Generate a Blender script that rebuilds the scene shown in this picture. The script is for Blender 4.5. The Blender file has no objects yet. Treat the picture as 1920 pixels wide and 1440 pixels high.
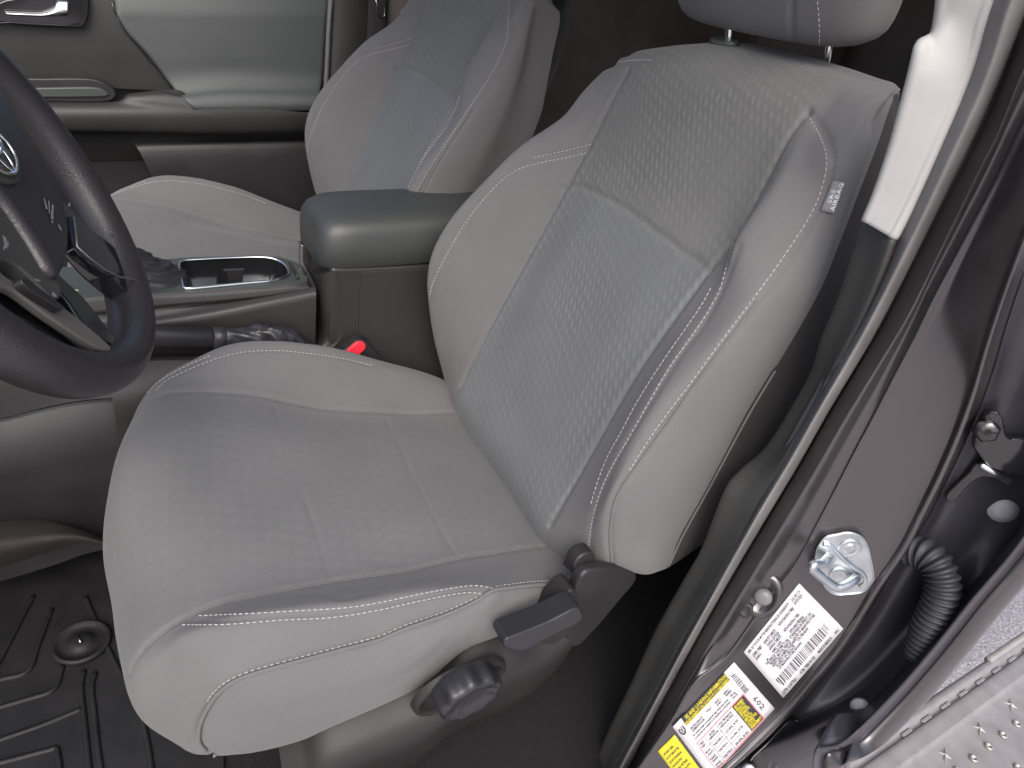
import bpy, bmesh, math, random
import numpy as np
from mathutils import Vector, Matrix, kdtree
from mathutils.bvhtree import BVHTree
random.seed(7); RNG = np.random.default_rng(7)
sc = bpy.context.scene

# ---------------------------------------------------------------- camera
# metres; x = towards the passenger side, y = towards the front of the cab, z = up; origin on top of the driver's cushion
CAM = np.array([-.73, .28, .61]); YAW, PIT, ROL = np.radians([33, 30, -10.5]); FPX = 1300.0
_F = np.array([math.cos(YAW)*math.cos(PIT), -math.sin(YAW)*math.cos(PIT), -math.sin(PIT)])
_R0 = np.array([-math.sin(YAW), -math.cos(YAW), 0.0]); _D0 = np.cross(_F, _R0)
_R = _R0*math.cos(ROL)+_D0*math.sin(ROL); _D = _D0*math.cos(ROL)-_R0*math.sin(ROL)
cd = bpy.data.cameras.new('camera'); cam = bpy.data.objects.new('camera', cd); sc.collection.objects.link(cam)
cd.sensor_width = 36; cd.lens = FPX/1920*36; cd.clip_start = .02; cd.clip_end = 200
cam.matrix_world = Matrix(((_R[0], -_D[0], -_F[0], CAM[0]), (_R[1], -_D[1], -_F[1], CAM[1]), (_R[2], -_D[2], -_F[2], CAM[2]), (0, 0, 0, 1)))
sc.camera = cam

# ---------------------------------------------------------------- light
w = bpy.data.worlds.new('World'); sc.world = w; w.use_nodes = True
nt = w.node_tree; nt.nodes.clear()
sky = nt.nodes.new('ShaderNodeTexSky'); sky.sky_type = 'NISHITA'; sky.sun_disc = False
SUN_EL, SUN_AZ = math.radians(45), math.radians(298)      # azimuth measured from +y towards +x
sky.sun_elevation = SUN_EL; sky.sun_rotation = SUN_AZ; sky.dust_density = 6.0; sky.air_density = .65; sky.ozone_density = 1.0
bg = nt.nodes.new('ShaderNodeBackground'); bg.inputs[1].default_value = .12
out = nt.nodes.new('ShaderNodeOutputWorld'); nt.links.new(sky.outputs[0], bg.inputs[0]); nt.links.new(bg.outputs[0], out.inputs[0])
sd = bpy.data.lights.new('sun', 'SUN'); sd.energy = .5; sd.angle = math.radians(45); sd.color = (1, .97, .94)
sun = bpy.data.objects.new('sun', sd); sc.collection.objects.link(sun)
_s = Vector((math.sin(SUN_AZ)*math.cos(SUN_EL), math.cos(SUN_AZ)*math.cos(SUN_EL), math.sin(SUN_EL)))
sun.rotation_euler = _s.to_track_quat('Z', 'Y').to_euler(); sun.location = (-3, -2, 5)
sc.view_settings.view_transform = 'Standard'; sc.view_settings.look = 'None'; sc.view_settings.exposure = 1.05; sc.view_settings.gamma = 1
sc.view_settings.use_white_balance = True; sc.view_settings.white_balance_temperature = 6130; sc.view_settings.white_balance_tint = 7
sc.cycles.max_bounces = 8; sc.cycles.diffuse_bounces = 5

# ---------------------------------------------------------------- helpers
C = sc.collection
def ray(px, py): return _F+_R*((px-960)/FPX)+_D*((py-720)/FPX)
def ux(p, x): r = ray(*p); return CAM+r*((x-CAM[0])/r[0])
def uy(p, y): r = ray(*p); return CAM+r*((y-CAM[1])/r[1])
def uz(p, z): r = ray(*p); return CAM+r*((z-CAM[2])/r[2])
def pj(P):
    v = np.asarray(P)-CAM; d = v@_F
    return np.stack([960+FPX*(v@_R)/d, 720+FPX*(v@_D)/d], -1)
def cr(P, n, t=None):
    """Catmull-Rom through points P resampled to n by arc length"""
    P = np.asarray(P, float)
    if len(P) == 2:
        s = np.linspace(0, 1, n)[:, None]; return P[0]*(1-s)+P[1]*s
    Q = np.vstack([2*P[0]-P[1], P, 2*P[-1]-P[-2]]); o = []
    for i in range(len(P)-1):
        a, b, c, d = Q[i:i+4]; s = np.linspace(0, 1, 12, endpoint=False)[:, None]
        o.append(.5*((2*b)+(-a+c)*s+(2*a-5*b+4*c-d)*s*s+(-a+3*b-3*c+d)*s**3))
    o = np.vstack(o+[P[-1:]]); L = np.concatenate([[0], np.cumsum(np.linalg.norm(np.diff(o, axis=0), axis=1))])
    if t is None: t = np.linspace(0, 1, n)
    return np.stack([np.interp(t*L[-1], L, o[:, k]) for k in range(o.shape[1])], 1)
def xcurve(pts, xs, n=None):
    """picture curve laid on upright planes x = xs (interpolated along it)"""
    k = len(pts); xx = np.interp(np.linspace(0, 1, k), np.linspace(0, 1, len(xs)), xs)
    return [ux(p, x) for p, x in zip(pts, xx)]
def cross_cr(cols, nus):
    """cols: list of (nv,3); Catmull-Rom between columns. returns grid (NU,nv,3) and column index for each of the given"""
    K = [2*cols[0]-cols[1]]+list(cols)+[2*cols[-1]-cols[-2]]; g = []; idx = [0]
    for i in range(len(cols)-1):
        a, b, c, d = K[i:i+4]; n = nus[i]
        for s in np.linspace(0, 1, n, endpoint=False):
            g.append(.5*((2*b)+(-a+c)*s+(2*a-5*b+4*c-d)*s*s+(-a+3*b-3*c+d)*s**3))
        idx.append(len(g))
    g.append(cols[-1]); return np.array(g), idx
def grid_faces(nu, nv, closeu=False):
    f = []
    for i in range(nu-1 if not closeu else nu):
        for j in range(nv-1):
            a = i*nv+j; b = ((i+1) % nu)*nv+j; f.append((a, b, b+1, a+1))
    return f
def vnormals(V, Fq):
    V = np.asarray(V); Fq = np.asarray(Fq); n = np.cross(V[Fq[:, 2]]-V[Fq[:, 0]], V[Fq[:, 3]]-V[Fq[:, 1]])
    N = np.zeros_like(V)
    for k in range(4): np.add.at(N, Fq[:, k], n)
    return N/(np.linalg.norm(N, axis=1, keepdims=True)+1e-12)
def link(o, parent=None):
    C.objects.link(o)
    if parent is not None: o.parent = parent; o.matrix_parent_inverse = parent.matrix_world.inverted() if False else Matrix.Translation(-parent.location)
    return o
def mesh(name, V, Fc, mat, parent=None, smooth=True, normals=None, uv=None):
    me = bpy.data.meshes.new(name); me.from_pydata([tuple(map(float, v)) for v in V], [], [tuple(map(int, f)) for f in Fc])
    if uv is not None:
        l = me.uv_layers.new(name='UVMap'); li = np.empty(len(me.loops), int); me.loops.foreach_get('vertex_index', li)
        l.data.foreach_set('uv', np.asarray(uv)[li].ravel().astype(np.float32))
    if smooth: me.polygons.foreach_set('use_smooth', [True]*len(me.polygons))
    me.update()
    if normals is not None: me.normals_split_custom_set_from_vertices([tuple(map(float, n)) for n in normals])
    if isinstance(mat, (list, tuple)):
        for m in mat: me.materials.append(m)
    else: me.materials.append(mat)
    return link(bpy.data.objects.new(name, me), parent)
def thing(name, label, cat, loc=(0, 0, 0), group=None):
    o = bpy.data.objects.new(name, None); C.objects.link(o); o.location = loc; o.empty_display_size = .1
    o['label'] = label; o['category'] = cat
    if group: o['group'] = group
    return o
def tag(o, label, cat, group=None):
    o['label'] = label; o['category'] = cat
    if group: o['group'] = group
    return o
def struct(o): o['kind'] = 'structure'; return o
def stuff(o): o['kind'] = 'stuff'; return o
def loft(name, curves, mat, parent=None, nv=60, nu=6, closeu=False, thick=None, smooth=True, uv=True):
    cols = [cr(c, nv) for c in curves]
    nus = nu if isinstance(nu, (list, tuple)) else [nu]*(len(cols)-1)
    G, idx = cross_cr(cols, nus); NU = len(G)
    V = G.reshape(-1, 3); Fc = grid_faces(NU, nv)
    o = mesh(name, V, Fc, mat, parent, smooth)
    if thick:
        m = o.modifiers.new('thickness', 'SOLIDIFY'); m.thickness = abs(thick); m.offset = -1 if thick > 0 else 1
    return o
def loftlin(name, curves, mat, parent=None, nv=40, sub=3, thick=None, smooth=True):
    """loft with straight sections between the given curves"""
    cols = [cr(c, nv) for c in curves]; g = []
    for a, b in zip(cols[:-1], cols[1:]):
        for s in np.linspace(0, 1, sub, endpoint=False): g.append(a*(1-s)+b*s)
    g.append(cols[-1]); G = np.array(g)
    o = mesh(name, G.reshape(-1, 3), grid_faces(len(G), nv), mat, parent, smooth)
    if thick:
        m = o.modifiers.new('thickness', 'SOLIDIFY'); m.thickness = abs(thick); m.offset = -1 if thick > 0 else 1
    return o
def tube_geo(path, r, seg=10, closed=False, cap=True, V=None, Fc=None):
    P = np.asarray(path, float); n = len(P); V = [] if V is None else V; Fc = [] if Fc is None else Fc; base = len(V)
    rr = np.broadcast_to(np.asarray(r, float), (n,)) if np.ndim(r) <= 1 else r
    T = np.gradient(P, axis=0) if not closed else np.roll(P, -1, 0)-np.roll(P, 1, 0)
    T /= np.linalg.norm(T, axis=1, keepdims=True)+1e-12
    up = np.array([0, 0, 1.0]) if abs(T[0][2]) < .9 else np.array([1.0, 0, 0])
    a = np.cross(T[0], up); a /= np.linalg.norm(a)
    for i in range(n):
        a = a-T[i]*(a@T[i]); a /= np.linalg.norm(a); b = np.cross(T[i], a)
        for k in range(seg):
            t = 2*math.pi*k/seg; V.append(P[i]+rr[i]*(math.cos(t)*a+math.sin(t)*b))
    for i in range(n if closed else n-1):
        j = (i+1) % n
        for k in range(seg):
            l = (k+1) % seg; Fc.append((base+i*seg+k, base+i*seg+l, base+j*seg+l, base+j*seg+k))
    if cap and not closed:
        Fc.append(tuple(base+k for k in range(seg))[::-1]); Fc.append(tuple(base+(n-1)*seg+k for k in range(seg)))
    return V, Fc
def tube(name, path, r, mat, parent=None, seg=10, closed=False):
    V, Fc = tube_geo(path, r, seg, closed); return mesh(name, V, Fc, mat, parent)
def bm_obj(name, bm, mat, parent=None, smooth=True, bevel=0, seg=3, sub=0):
    bmesh.ops.recalc_face_normals(bm, faces=bm.faces)
    me = bpy.data.meshes.new(name); bm.to_mesh(me); bm.free()
    if smooth: me.polygons.foreach_set('use_smooth', [True]*len(me.polygons))
    me.materials.append(mat); o = link(bpy.data.objects.new(name, me), parent)
    if bevel:
        m = o.modifiers.new('bevel', 'BEVEL'); m.width = bevel; m.segments = seg; m.limit_method = 'ANGLE'; m.angle_limit = math.radians(30)
        if smooth:
            n = o.modifiers.new('wn', 'WEIGHTED_NORMAL'); n.keep_sharp = False
    if sub:
        s = o.modifiers.new('sub', 'SUBSURF'); s.levels = s.render_levels = sub
    return o
def box(name, lo, hi, mat, parent=None, bevel=.004, seg=3, xf=None):
    bm = bmesh.new(); vs = [bm.verts.new((x, y, z)) for x in (lo[0], hi[0]) for y in (lo[1], hi[1]) for z in (lo[2], hi[2])]
    for f in ((0, 1, 3, 2), (4, 6, 7, 5), (0, 4, 5, 1), (2, 3, 7, 6), (0, 2, 6, 4), (1, 5, 7, 3)): bm.faces.new([vs[i] for i in f])
    if xf is not None: bm.transform(xf)
    return bm_obj(name, bm, mat, parent, bevel > 0, bevel, seg)
def prism(name, poly, off, mat, parent=None, bevel=.002, seg=3, smooth=True):
    """closed 3D outline extruded by the vector off"""
    bm = bmesh.new(); a = [bm.verts.new(tuple(map(float, p))) for p in poly]; b = [bm.verts.new(tuple(map(float, np.asarray(p)+off))) for p in poly]
    bm.faces.new(a); bm.faces.new(b[::-1]); n = len(a)
    for i in range(n): bm.faces.new((a[i], b[i], b[(i+1) % n], a[(i+1) % n]))
    return bm_obj(name, bm, mat, parent, smooth, bevel, seg)
def smoothpoly(pts, n=60):
    P = np.asarray(pts, float); P = np.vstack([P, P[:1]]); k = len(P)-1
    Q = np.vstack([P[-2], P, P[1]]); o = []
    for i in range(k):
        a, b, c, d = Q[i:i+4]; s = np.linspace(0, 1, 10, endpoint=False)[:, None]
        o.append(.5*((2*b)+(-a+c)*s+(2*a-5*b+4*c-d)*s*s+(-a+3*b-3*c+d)*s**3))
    o = np.vstack(o); o = np.vstack([o, o[:1]]); L = np.concatenate([[0], np.cumsum(np.linalg.norm(np.diff(o, axis=0), axis=1))])
    t = np.linspace(0, L[-1], n, endpoint=False); return np.stack([np.interp(t, L, o[:, q]) for q in range(o.shape[1])], 1)
def inpoly(P, poly):
    x, y = P[:, 0], P[:, 1]; r = np.zeros(len(P), bool); n = len(poly)
    for i in range(n):
        x1, y1 = poly[i]; x2, y2 = poly[(i+1) % n]
        c = ((y1 > y) != (y2 > y)) & (x < (x2-x1)*(y-y1)/((y2-y1)+1e-12)+x1); r ^= c
    return r

# ---------------------------------------------------------------- materials
def mat(name, col, rough=.5, metal=0, spec=.5, noise=0, nscale=30, bump=0, bscale=400, coat=0, sheen=0, col2=None, detail=4, coatr=.1, bdist=.001):
    m = bpy.data.materials.new(name); m.use_nodes = True; n = m.node_tree; b = n.nodes['Principled BSDF']
    b.inputs['Base Color'].default_value = (*col, 1); b.inputs['Roughness'].default_value = rough; b.inputs['Metallic'].default_value = metal
    b.inputs['Specular IOR Level'].default_value = spec; b.inputs['Coat Weight'].default_value = coat; b.inputs['Coat Roughness'].default_value = coatr
    b.inputs['Sheen Weight'].default_value = sheen; b.inputs['Sheen Roughness'].default_value = .5
    tc = n.nodes.new('ShaderNodeTexCoord')
    if noise:
        t = n.nodes.new('ShaderNodeTexNoise'); t.inputs['Scale'].default_value = nscale; t.inputs['Detail'].default_value = detail
        n.links.new(tc.outputs['Object'], t.inputs['Vector'])
        r = n.nodes.new('ShaderNodeValToRGB'); r.color_ramp.elements[0].position = .3; r.color_ramp.elements[1].position = .7
        c2 = col2 or tuple(min(1, c*(1+noise)) for c in col); c1 = tuple(c*(1-noise) for c in col) if col2 is None else col
        r.color_ramp.elements[0].color = (*c1, 1); r.color_ramp.elements[1].color = (*c2, 1)
        n.links.new(t.outputs['Fac'], r.inputs['Fac']); n.links.new(r.outputs['Color'], b.inputs['Base Color'])
        q = n.nodes.new('ShaderNodeMapRange'); q.inputs['To Min'].default_value = max(0, rough-.07); q.inputs['To Max'].default_value = min(1, rough+.1)
        n.links.new(t.outputs['Fac'], q.inputs['Value']); n.links.new(q.outputs['Result'], b.inputs['Roughness'])
    if bump:
        t = n.nodes.new('ShaderNodeTexNoise'); t.inputs['Scale'].default_value = bscale; t.inputs['Detail'].default_value = 2
        n.links.new(tc.outputs['Object'], t.inputs['Vector'])
        p = n.nodes.new('ShaderNodeBump'); p.inputs['Strength'].default_value = bump; p.inputs['Distance'].default_value = bdist
        n.links.new(t.outputs['Fac'], p.inputs['Height']); n.links.new(p.outputs['Normal'], b.inputs['Normal'])
    return m
def fabric(name, col, pattern=0, ca=.015, cb=.0235, ang=34, var=.05, cpat=.12):
    m = mat(name, col, rough=.88, spec=.25, sheen=.12); n = m.node_tree; b = n.nodes['Principled BSDF']; L = n.links.new
    tc = n.nodes['Texture Coordinate']
    def N(t, **k):
        o = n.nodes.new(t)
        for a, v in k.items(): setattr(o, a, v)
        return o
    big = N('ShaderNodeTexNoise'); big.inputs['Scale'].default_value = 9; big.inputs['Detail'].default_value = 5; L(tc.outputs['Object'], big.inputs['Vector'])
    fine = N('ShaderNodeTexNoise'); fine.inputs['Scale'].default_value = 900; fine.inputs['Detail'].default_value = 1; L(tc.outputs['Object'], fine.inputs['Vector'])
    mr = N('ShaderNodeMapRange'); mr.inputs['From Min'].default_value = .3; mr.inputs['From Max'].default_value = .7; mr.inputs['To Min'].default_value = 1-var; mr.inputs['To Max'].default_value = 1+var; L(big.outputs['Fac'], mr.inputs['Value'])
    mf = N('ShaderNodeMapRange'); mf.inputs['From Min'].default_value = .3; mf.inputs['From Max'].default_value = .7; mf.inputs['To Min'].default_value = .93; mf.inputs['To Max'].default_value = 1.07; L(fine.outputs['Fac'], mf.inputs['Value'])
    mu = N('ShaderNodeMath', operation='MULTIPLY'); L(mr.outputs[0], mu.inputs[0]); L(mf.outputs[0], mu.inputs[1]); fac = mu.outputs[0]
    # twill weave ridges
    uvn = N('ShaderNodeUVMap', uv_map='UVMap'); sep = N('ShaderNodeSeparateXYZ'); L(uvn.outputs[0], sep.inputs[0])
    def lin(a, bb, out=None):
        m1 = N('ShaderNodeMath', operation='MULTIPLY'); m1.inputs[1].default_value = a; L(sep.outputs[0], m1.inputs[0])
        m2 = N('ShaderNodeMath', operation='MULTIPLY_ADD'); m2.inputs[1].default_value = bb; L(sep.outputs[1], m2.inputs[0]); L(m1.outputs[0], m2.inputs[2]); return m2.outputs[0]
    def fn(op, s):
        q = N('ShaderNodeMath', operation=op); L(s, q.inputs[0]); return q.outputs[0]
    tw = fn('SINE', lin(2*math.pi/.0021, 2*math.pi/.0035))
    h = N('ShaderNodeMath', operation='MULTIPLY'); h.inputs[1].default_value = .18; L(tw, h.inputs[0])
    hf = N('ShaderNodeMath', operation='MULTIPLY_ADD'); hf.inputs[1].default_value = .5; L(fine.outputs['Fac'], hf.inputs[0]); L(h.outputs[0], hf.inputs[2]); height = hf.outputs[0]
    if pattern:
        a = math.radians(ang)
        U = lin(math.cos(a)*math.pi/ca, -math.sin(a)*math.pi/ca); V = lin(math.sin(a)*2*math.pi/cb, math.cos(a)*2*math.pi/cb)
        cu, cv = fn('COSINE', U), fn('COSINE', V)
        pr = N('ShaderNodeMath', operation='MULTIPLY'); L(cu, pr.inputs[0]); L(cv, pr.inputs[1])
        U2 = fn('COSINE', lin(2*math.cos(a)*math.pi/ca, -2*math.sin(a)*math.pi/ca))
        ad = N('ShaderNodeMath', operation='MULTIPLY_ADD'); ad.inputs[1].default_value = .45; L(U2, ad.inputs[0]); L(pr.outputs[0], ad.inputs[2])
        vis = N('ShaderNodeTexNoise'); vis.inputs['Scale'].default_value = 7; L(tc.outputs['Object'], vis.inputs['Vector'])
        vm = N('ShaderNodeMapRange'); vm.inputs['From Min'].default_value = .35; vm.inputs['From Max'].default_value = .65; vm.inputs['To Min'].default_value = .45; vm.inputs['To Max'].default_value = 1.2; L(vis.outputs['Fac'], vm.inputs['Value'])
        am = N('ShaderNodeMath', operation='MULTIPLY'); L(ad.outputs[0], am.inputs[0]); L(vm.outputs[0], am.inputs[1]); pat = am.outputs[0]
        c = N('ShaderNodeMath', operation='MULTIPLY_ADD'); c.inputs[1].default_value = cpat; c.inputs[2].default_value = 1; L(pat, c.inputs[0])
        m3 = N('ShaderNodeMath', operation='MULTIPLY'); L(fac, m3.inputs[0]); L(c.outputs[0], m3.inputs[1]); fac = m3.outputs[0]
        hh = N('ShaderNodeMath', operation='MULTIPLY_ADD'); hh.inputs[1].default_value = pattern; L(pat, hh.inputs[0]); L(height, hh.inputs[2]); height = hh.outputs[0]
    mx = N('ShaderNodeVectorMath', operation='SCALE'); mx.inputs[0].default_value = col; L(fac, mx.inputs['Scale']); L(mx.outputs[0], b.inputs['Base Color'])
    bp = N('ShaderNodeBump'); bp.inputs['Strength'].default_value = .5; bp.inputs['Distance'].default_value = .0006; L(height, bp.inputs['Height']); L(bp.outputs[0], b.inputs['Normal'])
    return m
M = {}
M['fab'] = fabric('grey_seat_cloth', (.130, .129, .130))
M['fabc'] = fabric('embossed_seat_cloth', (.140, .146, .150), pattern=.75, ca=.0083, cb=.0235, cpat=.085)
M['fabs'] = fabric('lightly_embossed_cloth', (.128, .128, .129), pattern=.5, ca=.014, cb=.024, ang=-32, cpat=.03)
M['fabu'] = fabric('upper_embossed_cloth', (.136, .137, .133), pattern=.9, ca=.0083, cb=.0235, cpat=.09)
M['thread'] = mat('pale_thread', (.42, .41, .4), .8)
M['shell'] = mat('dark_seat_back_cloth', (.035, .032, .032), .9, bump=.3)
M['plas'] = mat('dark_grained_plastic', (.02, .019, .02), .42, noise=.15, nscale=14, bump=.25, bscale=1500, bdist=.0004)
M['shield'] = mat('seat_shield_plastic', (.021, .019, .019), .48, spec=.35, noise=.12, nscale=10, bump=.3, bscale=1300, bdist=.0004)
M['plasw'] = mat('charcoal_plastic', (.055, .055, .052), .45, noise=.12, nscale=10, bump=.3, bscale=1300, bdist=.0004)
M['consl'] = mat('console_brown_black', (.031, .028, .028), .38, noise=.1, nscale=8, bump=.2, bscale=1400, bdist=.0003)
M['trimp'] = mat('smooth_grey_trim', (.055, .065, .06), .33, noise=.06, nscale=12)
M['gloss'] = mat('gloss_black', (.012, .012, .013), .12, coat=.5)
M['chrome'] = mat('chrome', (.8, .8, .78), .12, metal=1)
M['satin'] = mat('satin_silver', (.48, .46, .43), .3, metal=1, noise=.05)
M['zinc'] = mat('zinc_steel', (.55, .58, .6), .3, metal=1, noise=.2, nscale=40, bump=.1, bscale=200)
M['wleather'] = mat('wheel_leather', (.026, .024, .026), .38, bump=.5, bscale=520, bdist=.0008)
M['leather'] = mat('black_leather', (.03, .03, .034), .36, bump=.6, bscale=420, bdist=.0008)
M['vinyl'] = mat('soft_black_vinyl', (.02, .02, .024), .38, bump=.3, bscale=700, bdist=.0005)
M['lid'] = mat('armrest_vinyl', (.048, .051, .05), .44, noise=.06, nscale=6, bump=.3, bscale=900, bdist=.0004)
M['paint'] = mat('dark_metallic_paint', (.095, .088, .091), .3, metal=.8, noise=.05, nscale=3, coat=.6, coatr=.25, bump=.04, bscale=900, bdist=.0003)
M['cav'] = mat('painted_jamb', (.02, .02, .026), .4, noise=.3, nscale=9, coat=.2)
M['rubber'] = mat('rubber_seal', (.15, .146, .146), .4, noise=.15, nscale=20)
M['white'] = mat('ivory_pillar_plastic', (.38, .375, .368), .55, noise=.03, nscale=20, bump=.1, bscale=900)
M['carpet'] = mat('black_carpet', (.010, .0095, .010), .95, noise=.35, nscale=90, bump=.8, bscale=600, bdist=.003)
M['mat'] = mat('rubber_floor_mat', (.013, .0125, .0135), .6, noise=.25, nscale=25, bump=.3, bscale=500)
M['void'] = mat('dark_cab_lining', (.2, .18, .165), .9, noise=.2, nscale=6)
M['doord'] = mat('door_dark_plastic', (.026, .0255, .025), .5, noise=.1, nscale=7, bump=.2, bscale=1200, bdist=.0004)
M['doorg'] = mat('door_grey_insert', (.078, .084, .085), .6, noise=.06, nscale=7, bump=.15, bscale=900, bdist=.0004)
M['red'] = mat('red_plastic', (.75, .03, .05), .35)
M['roof'] = mat('headliner', (.62, .6, .57), .9, noise=.05)
M['paper'] = mat('white_label', (.56, .55, .56), .45)
M['yell2'] = mat('pale_display', (.4, .42, .25), .4)
M['yell'] = mat('yellow_label', (.6, .5, .02), .45)
M['ink'] = mat('black_ink', (.03, .03, .035), .5)
M['greyink'] = mat('grey_ink', (.05, .045, .06), .5)
M['redink'] = mat('red_ink', (.8, .1, .16), .5)
M['alu'] = mat('textured_step_coating', (.25, .236, .24), .5, noise=.12, nscale=30, bump=.5, bscale=350, bdist=.001)
M['alu2'] = mat('worn_step_metal', (.42, .4, .38), .4, metal=.5)
M['conduit'] = mat('corrugated_rubber', (.022, .023, .027), .55, noise=.15, nscale=30)
M['grom'] = mat('pale_grommet', (.27, .27, .29), .5)
M['tag'] = mat('grey_tag', (.22, .22, .22), .7)
M['beige'] = mat('silver_beige_paint', (.15, .142, .13), .38, metal=.2)
M['symb'] = mat('symbol_print', (.22, .22, .22), .5)
M['wht'] = mat('white_print', (.8, .8, .8), .6)
def ground_mat():
    m = mat('speckled_concrete', (.42, .39, .37), .85, noise=.2, nscale=2.5, bump=1, bscale=90, bdist=.006); n = m.node_tree; b = n.nodes['Principled BSDF']
    t = n.nodes.new('ShaderNodeTexVoronoi'); t.inputs['Scale'].default_value = 110; n.links.new(n.nodes['Texture Coordinate'].outputs['Object'], t.inputs['Vector'])
    r = n.nodes.new('ShaderNodeValToRGB'); r.color_ramp.elements[0].color = (.85, .8, .78, 1); r.color_ramp.elements[1].color = (.5, .46, .46, 1); r.color_ramp.elements[0].position = .15; r.color_ramp.elements[1].position = .55
    n.links.new(t.outputs['Distance'], r.inputs['Fac']); n.links.new(r.outputs[0], b.inputs['Base Color']); return m
M['ground'] = ground_mat()

# ---------------------------------------------------------------- setting: ground and cab shell
gv = [(-15, -15, -1.03), (15, -15, -1.03), (15, 15, -1.03), (-15, 15, -1.03)]
struct(mesh('ground', gv, [(0, 1, 2, 3)], M['ground'], smooth=False))
struct(box('cab_floor', (-.325, -1.6, -.47), (1.2, 1.1, -.40), M['carpet'], bevel=0))
struct(box('door_sill', (-.44, -.42, -.47), (-.327, 1.1, -.398), M['carpet'], bevel=.004))
struct(box('cab_side_wall', (-.325, -1.6, -.4), (-.30, -.56, 1.04), M['void'], bevel=0))
struct(box('cab_roof', (-.43, -1.6, 1.04), (1.12, .20, 1.09), M['roof'], bevel=.01))  # out-of-view roof added for shade; front edge cut back to brighten the seats
struct(box('cab_rear_wall', (-.44, -1.62, -.4), (1.15, -1.55, .35), M['void'], bevel=0))
struct(box('firewall', (-.45, 1.02, -.4), (1.2, 1.1, .45), M['void'], bevel=0))

# ================================================================ DRIVER'S SEAT
seat = thing('driver_seat', 'near grey cloth driver seat with white stitching and a black dial on its side', 'car seat', (0, 0, -.2))
S1 = xcurve([(850, 773), (780, 775), (720, 773), (640, 768), (560, 757), (460, 738), (355, 733)], [.17, .17, .18])
S2 = xcurve([(820, 712), (740, 690), (640, 668), (560, 656), (520, 653), (460, 655), (410, 665), (360, 685), (310, 710), (275, 738)], [.24, .24, .22])
S3 = xcurve([(1020, 1025), (939, 1033), (868, 1045), (762, 1070), (640, 1088), (503, 1110), (443, 1122), (403, 1134), (362, 1152), (322, 1174), (270, 1218), (245, 1260)], [-.17, -.17, -.18])
S5 = xcurve([(1050, 1098), (1010, 1097), (960, 1102), (923, 1108), (889, 1129), (832, 1154), (762, 1178), (709, 1200), (640, 1218), (584, 1233), (524, 1249), (463, 1267), (427, 1285), (403, 1307), (383, 1339), (373, 1367), (375, 1396), (399, 1417)], [-.25, -.26, -.25, -.23])
BOT = xcurve([(1062, 1132), (940, 1190), (868, 1221), (783, 1290), (620, 1364), (560, 1390), (480, 1410), (399, 1417)], [-.26, -.268, -.25, -.23])
A = np.array
NVt, NVf = 210, 75
def cr_seg(P, marks, ns):
    """one smooth spline through P; the stretches between the marked point numbers get ns samples each"""
    P = np.asarray(P, float); Q = np.vstack([2*P[0]-P[1], P, 2*P[-1]-P[-2]]); o = []
    for i in range(len(P)-1):
        a, b, c, d = Q[i:i+4]; s = np.linspace(0, 1, 16, endpoint=False)[:, None]
        o.append(.5*((2*b)+(-a+c)*s+(2*a-5*b+4*c-d)*s*s+(-a+3*b-3*c+d)*s**3))
    o = np.vstack(o+[P[-1:]]); L = np.concatenate([[0], np.cumsum(np.linalg.norm(np.diff(o, axis=0), axis=1))]); r = []
    for (m0, m1), n in zip(zip(marks[:-1], marks[1:]), ns):
        t = np.linspace(L[m0*16], L[m1*16], n+1)[(0 if m0 == marks[0] else 1):]; r.append(np.stack([np.interp(t, L, o[:, k]) for k in range(3)], 1))
    return np.vstack(r)
def ccol(top, front): return cr_seg(list(top)+list(front), [0, len(top)-1, len(top)+len(front)-1], [NVt-1, NVf])
c0 = ccol([A([-.245, -.22, -.07])]+S5[:14], S5[14:])
c1 = ccol([A(p) for p in ((-.225, -.22, -.06), (-.228, -.12, -.028), (-.232, -.06, -.012), (-.232, 0, -.001), (-.229, .08, .008), (-.224, .15, .013), (-.218, .21, .014), (-.212, .26, .0), (-.211, .283, -.035))], [A(p) for p in ((-.212, .296, -.08), (-.215, .294, -.12), (-.214, .275, -.185))])
c2 = ccol([A([-.17, -.24, -.068])]+S3[:11], [S3[11]]+[A(p) for p in ((-.181, .325, -.10), (-.183, .316, -.14), (-.184, .287, -.19))])
c3 = ccol([A(p) for p in ((-.085, -.24, -.068), (-.085, -.18, -.052), (-.085, -.1, -.035), (-.088, 0, -.019), (-.09, .1, -.006), (-.09, .2, .006), (-.09, .26, .0), (-.09, .305, -.028))], [A(p) for p in ((-.09, .333, -.075), (-.09, .331, -.12), (-.09, .30, -.19))])
c4 = ccol([A(p) for p in ((0, -.24, -.068), (0, -.18, -.052), (0, -.1, -.035), (0, 0, -.016), (0, .1, .003), (0, .2, .019), (0, .26, .021), (0, .312, -.0))], [A(p) for p in ((0, .337, -.05), (0, .334, -.11), (0, .30, -.19))])
c5 = ccol([A(p) for p in ((.085, -.24, -.068), (.085, -.18, -.052), (.085, -.1, -.036), (.088, 0, -.013), (.09, .1, .012), (.09, .2, .035), (.09, .26, .044), (.09, .305, .03))], [A(p) for p in ((.09, .327, -.03), (.09, .325, -.1), (.09, .30, -.19))])
c6 = ccol([A([.17, -.24, -.066])]+S1+[A([.182, .262, .038])], [A(p) for p in ((.184, .291, .008), (.185, .305, -.05), (.185, .30, -.1), (.18, .28, -.19))])
c7 = ccol([A([.235, -.24, -.05])]+S2[:9], [S2[9]]+[A(p) for p in ((.218, .286, -.02), (.215, .28, -.09), (.21, .26, -.19))])
c8 = ccol([A([.262, -.24, -.07])]+[p+A([.026, -.004, -.018]) for p in S2[:9]], [S2[9]+A([.03, -.012, -.03])]+[A(p) for p in ((.245, .265, -.06), (.24, .26, -.11), (.235, .24, -.19))])
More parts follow.
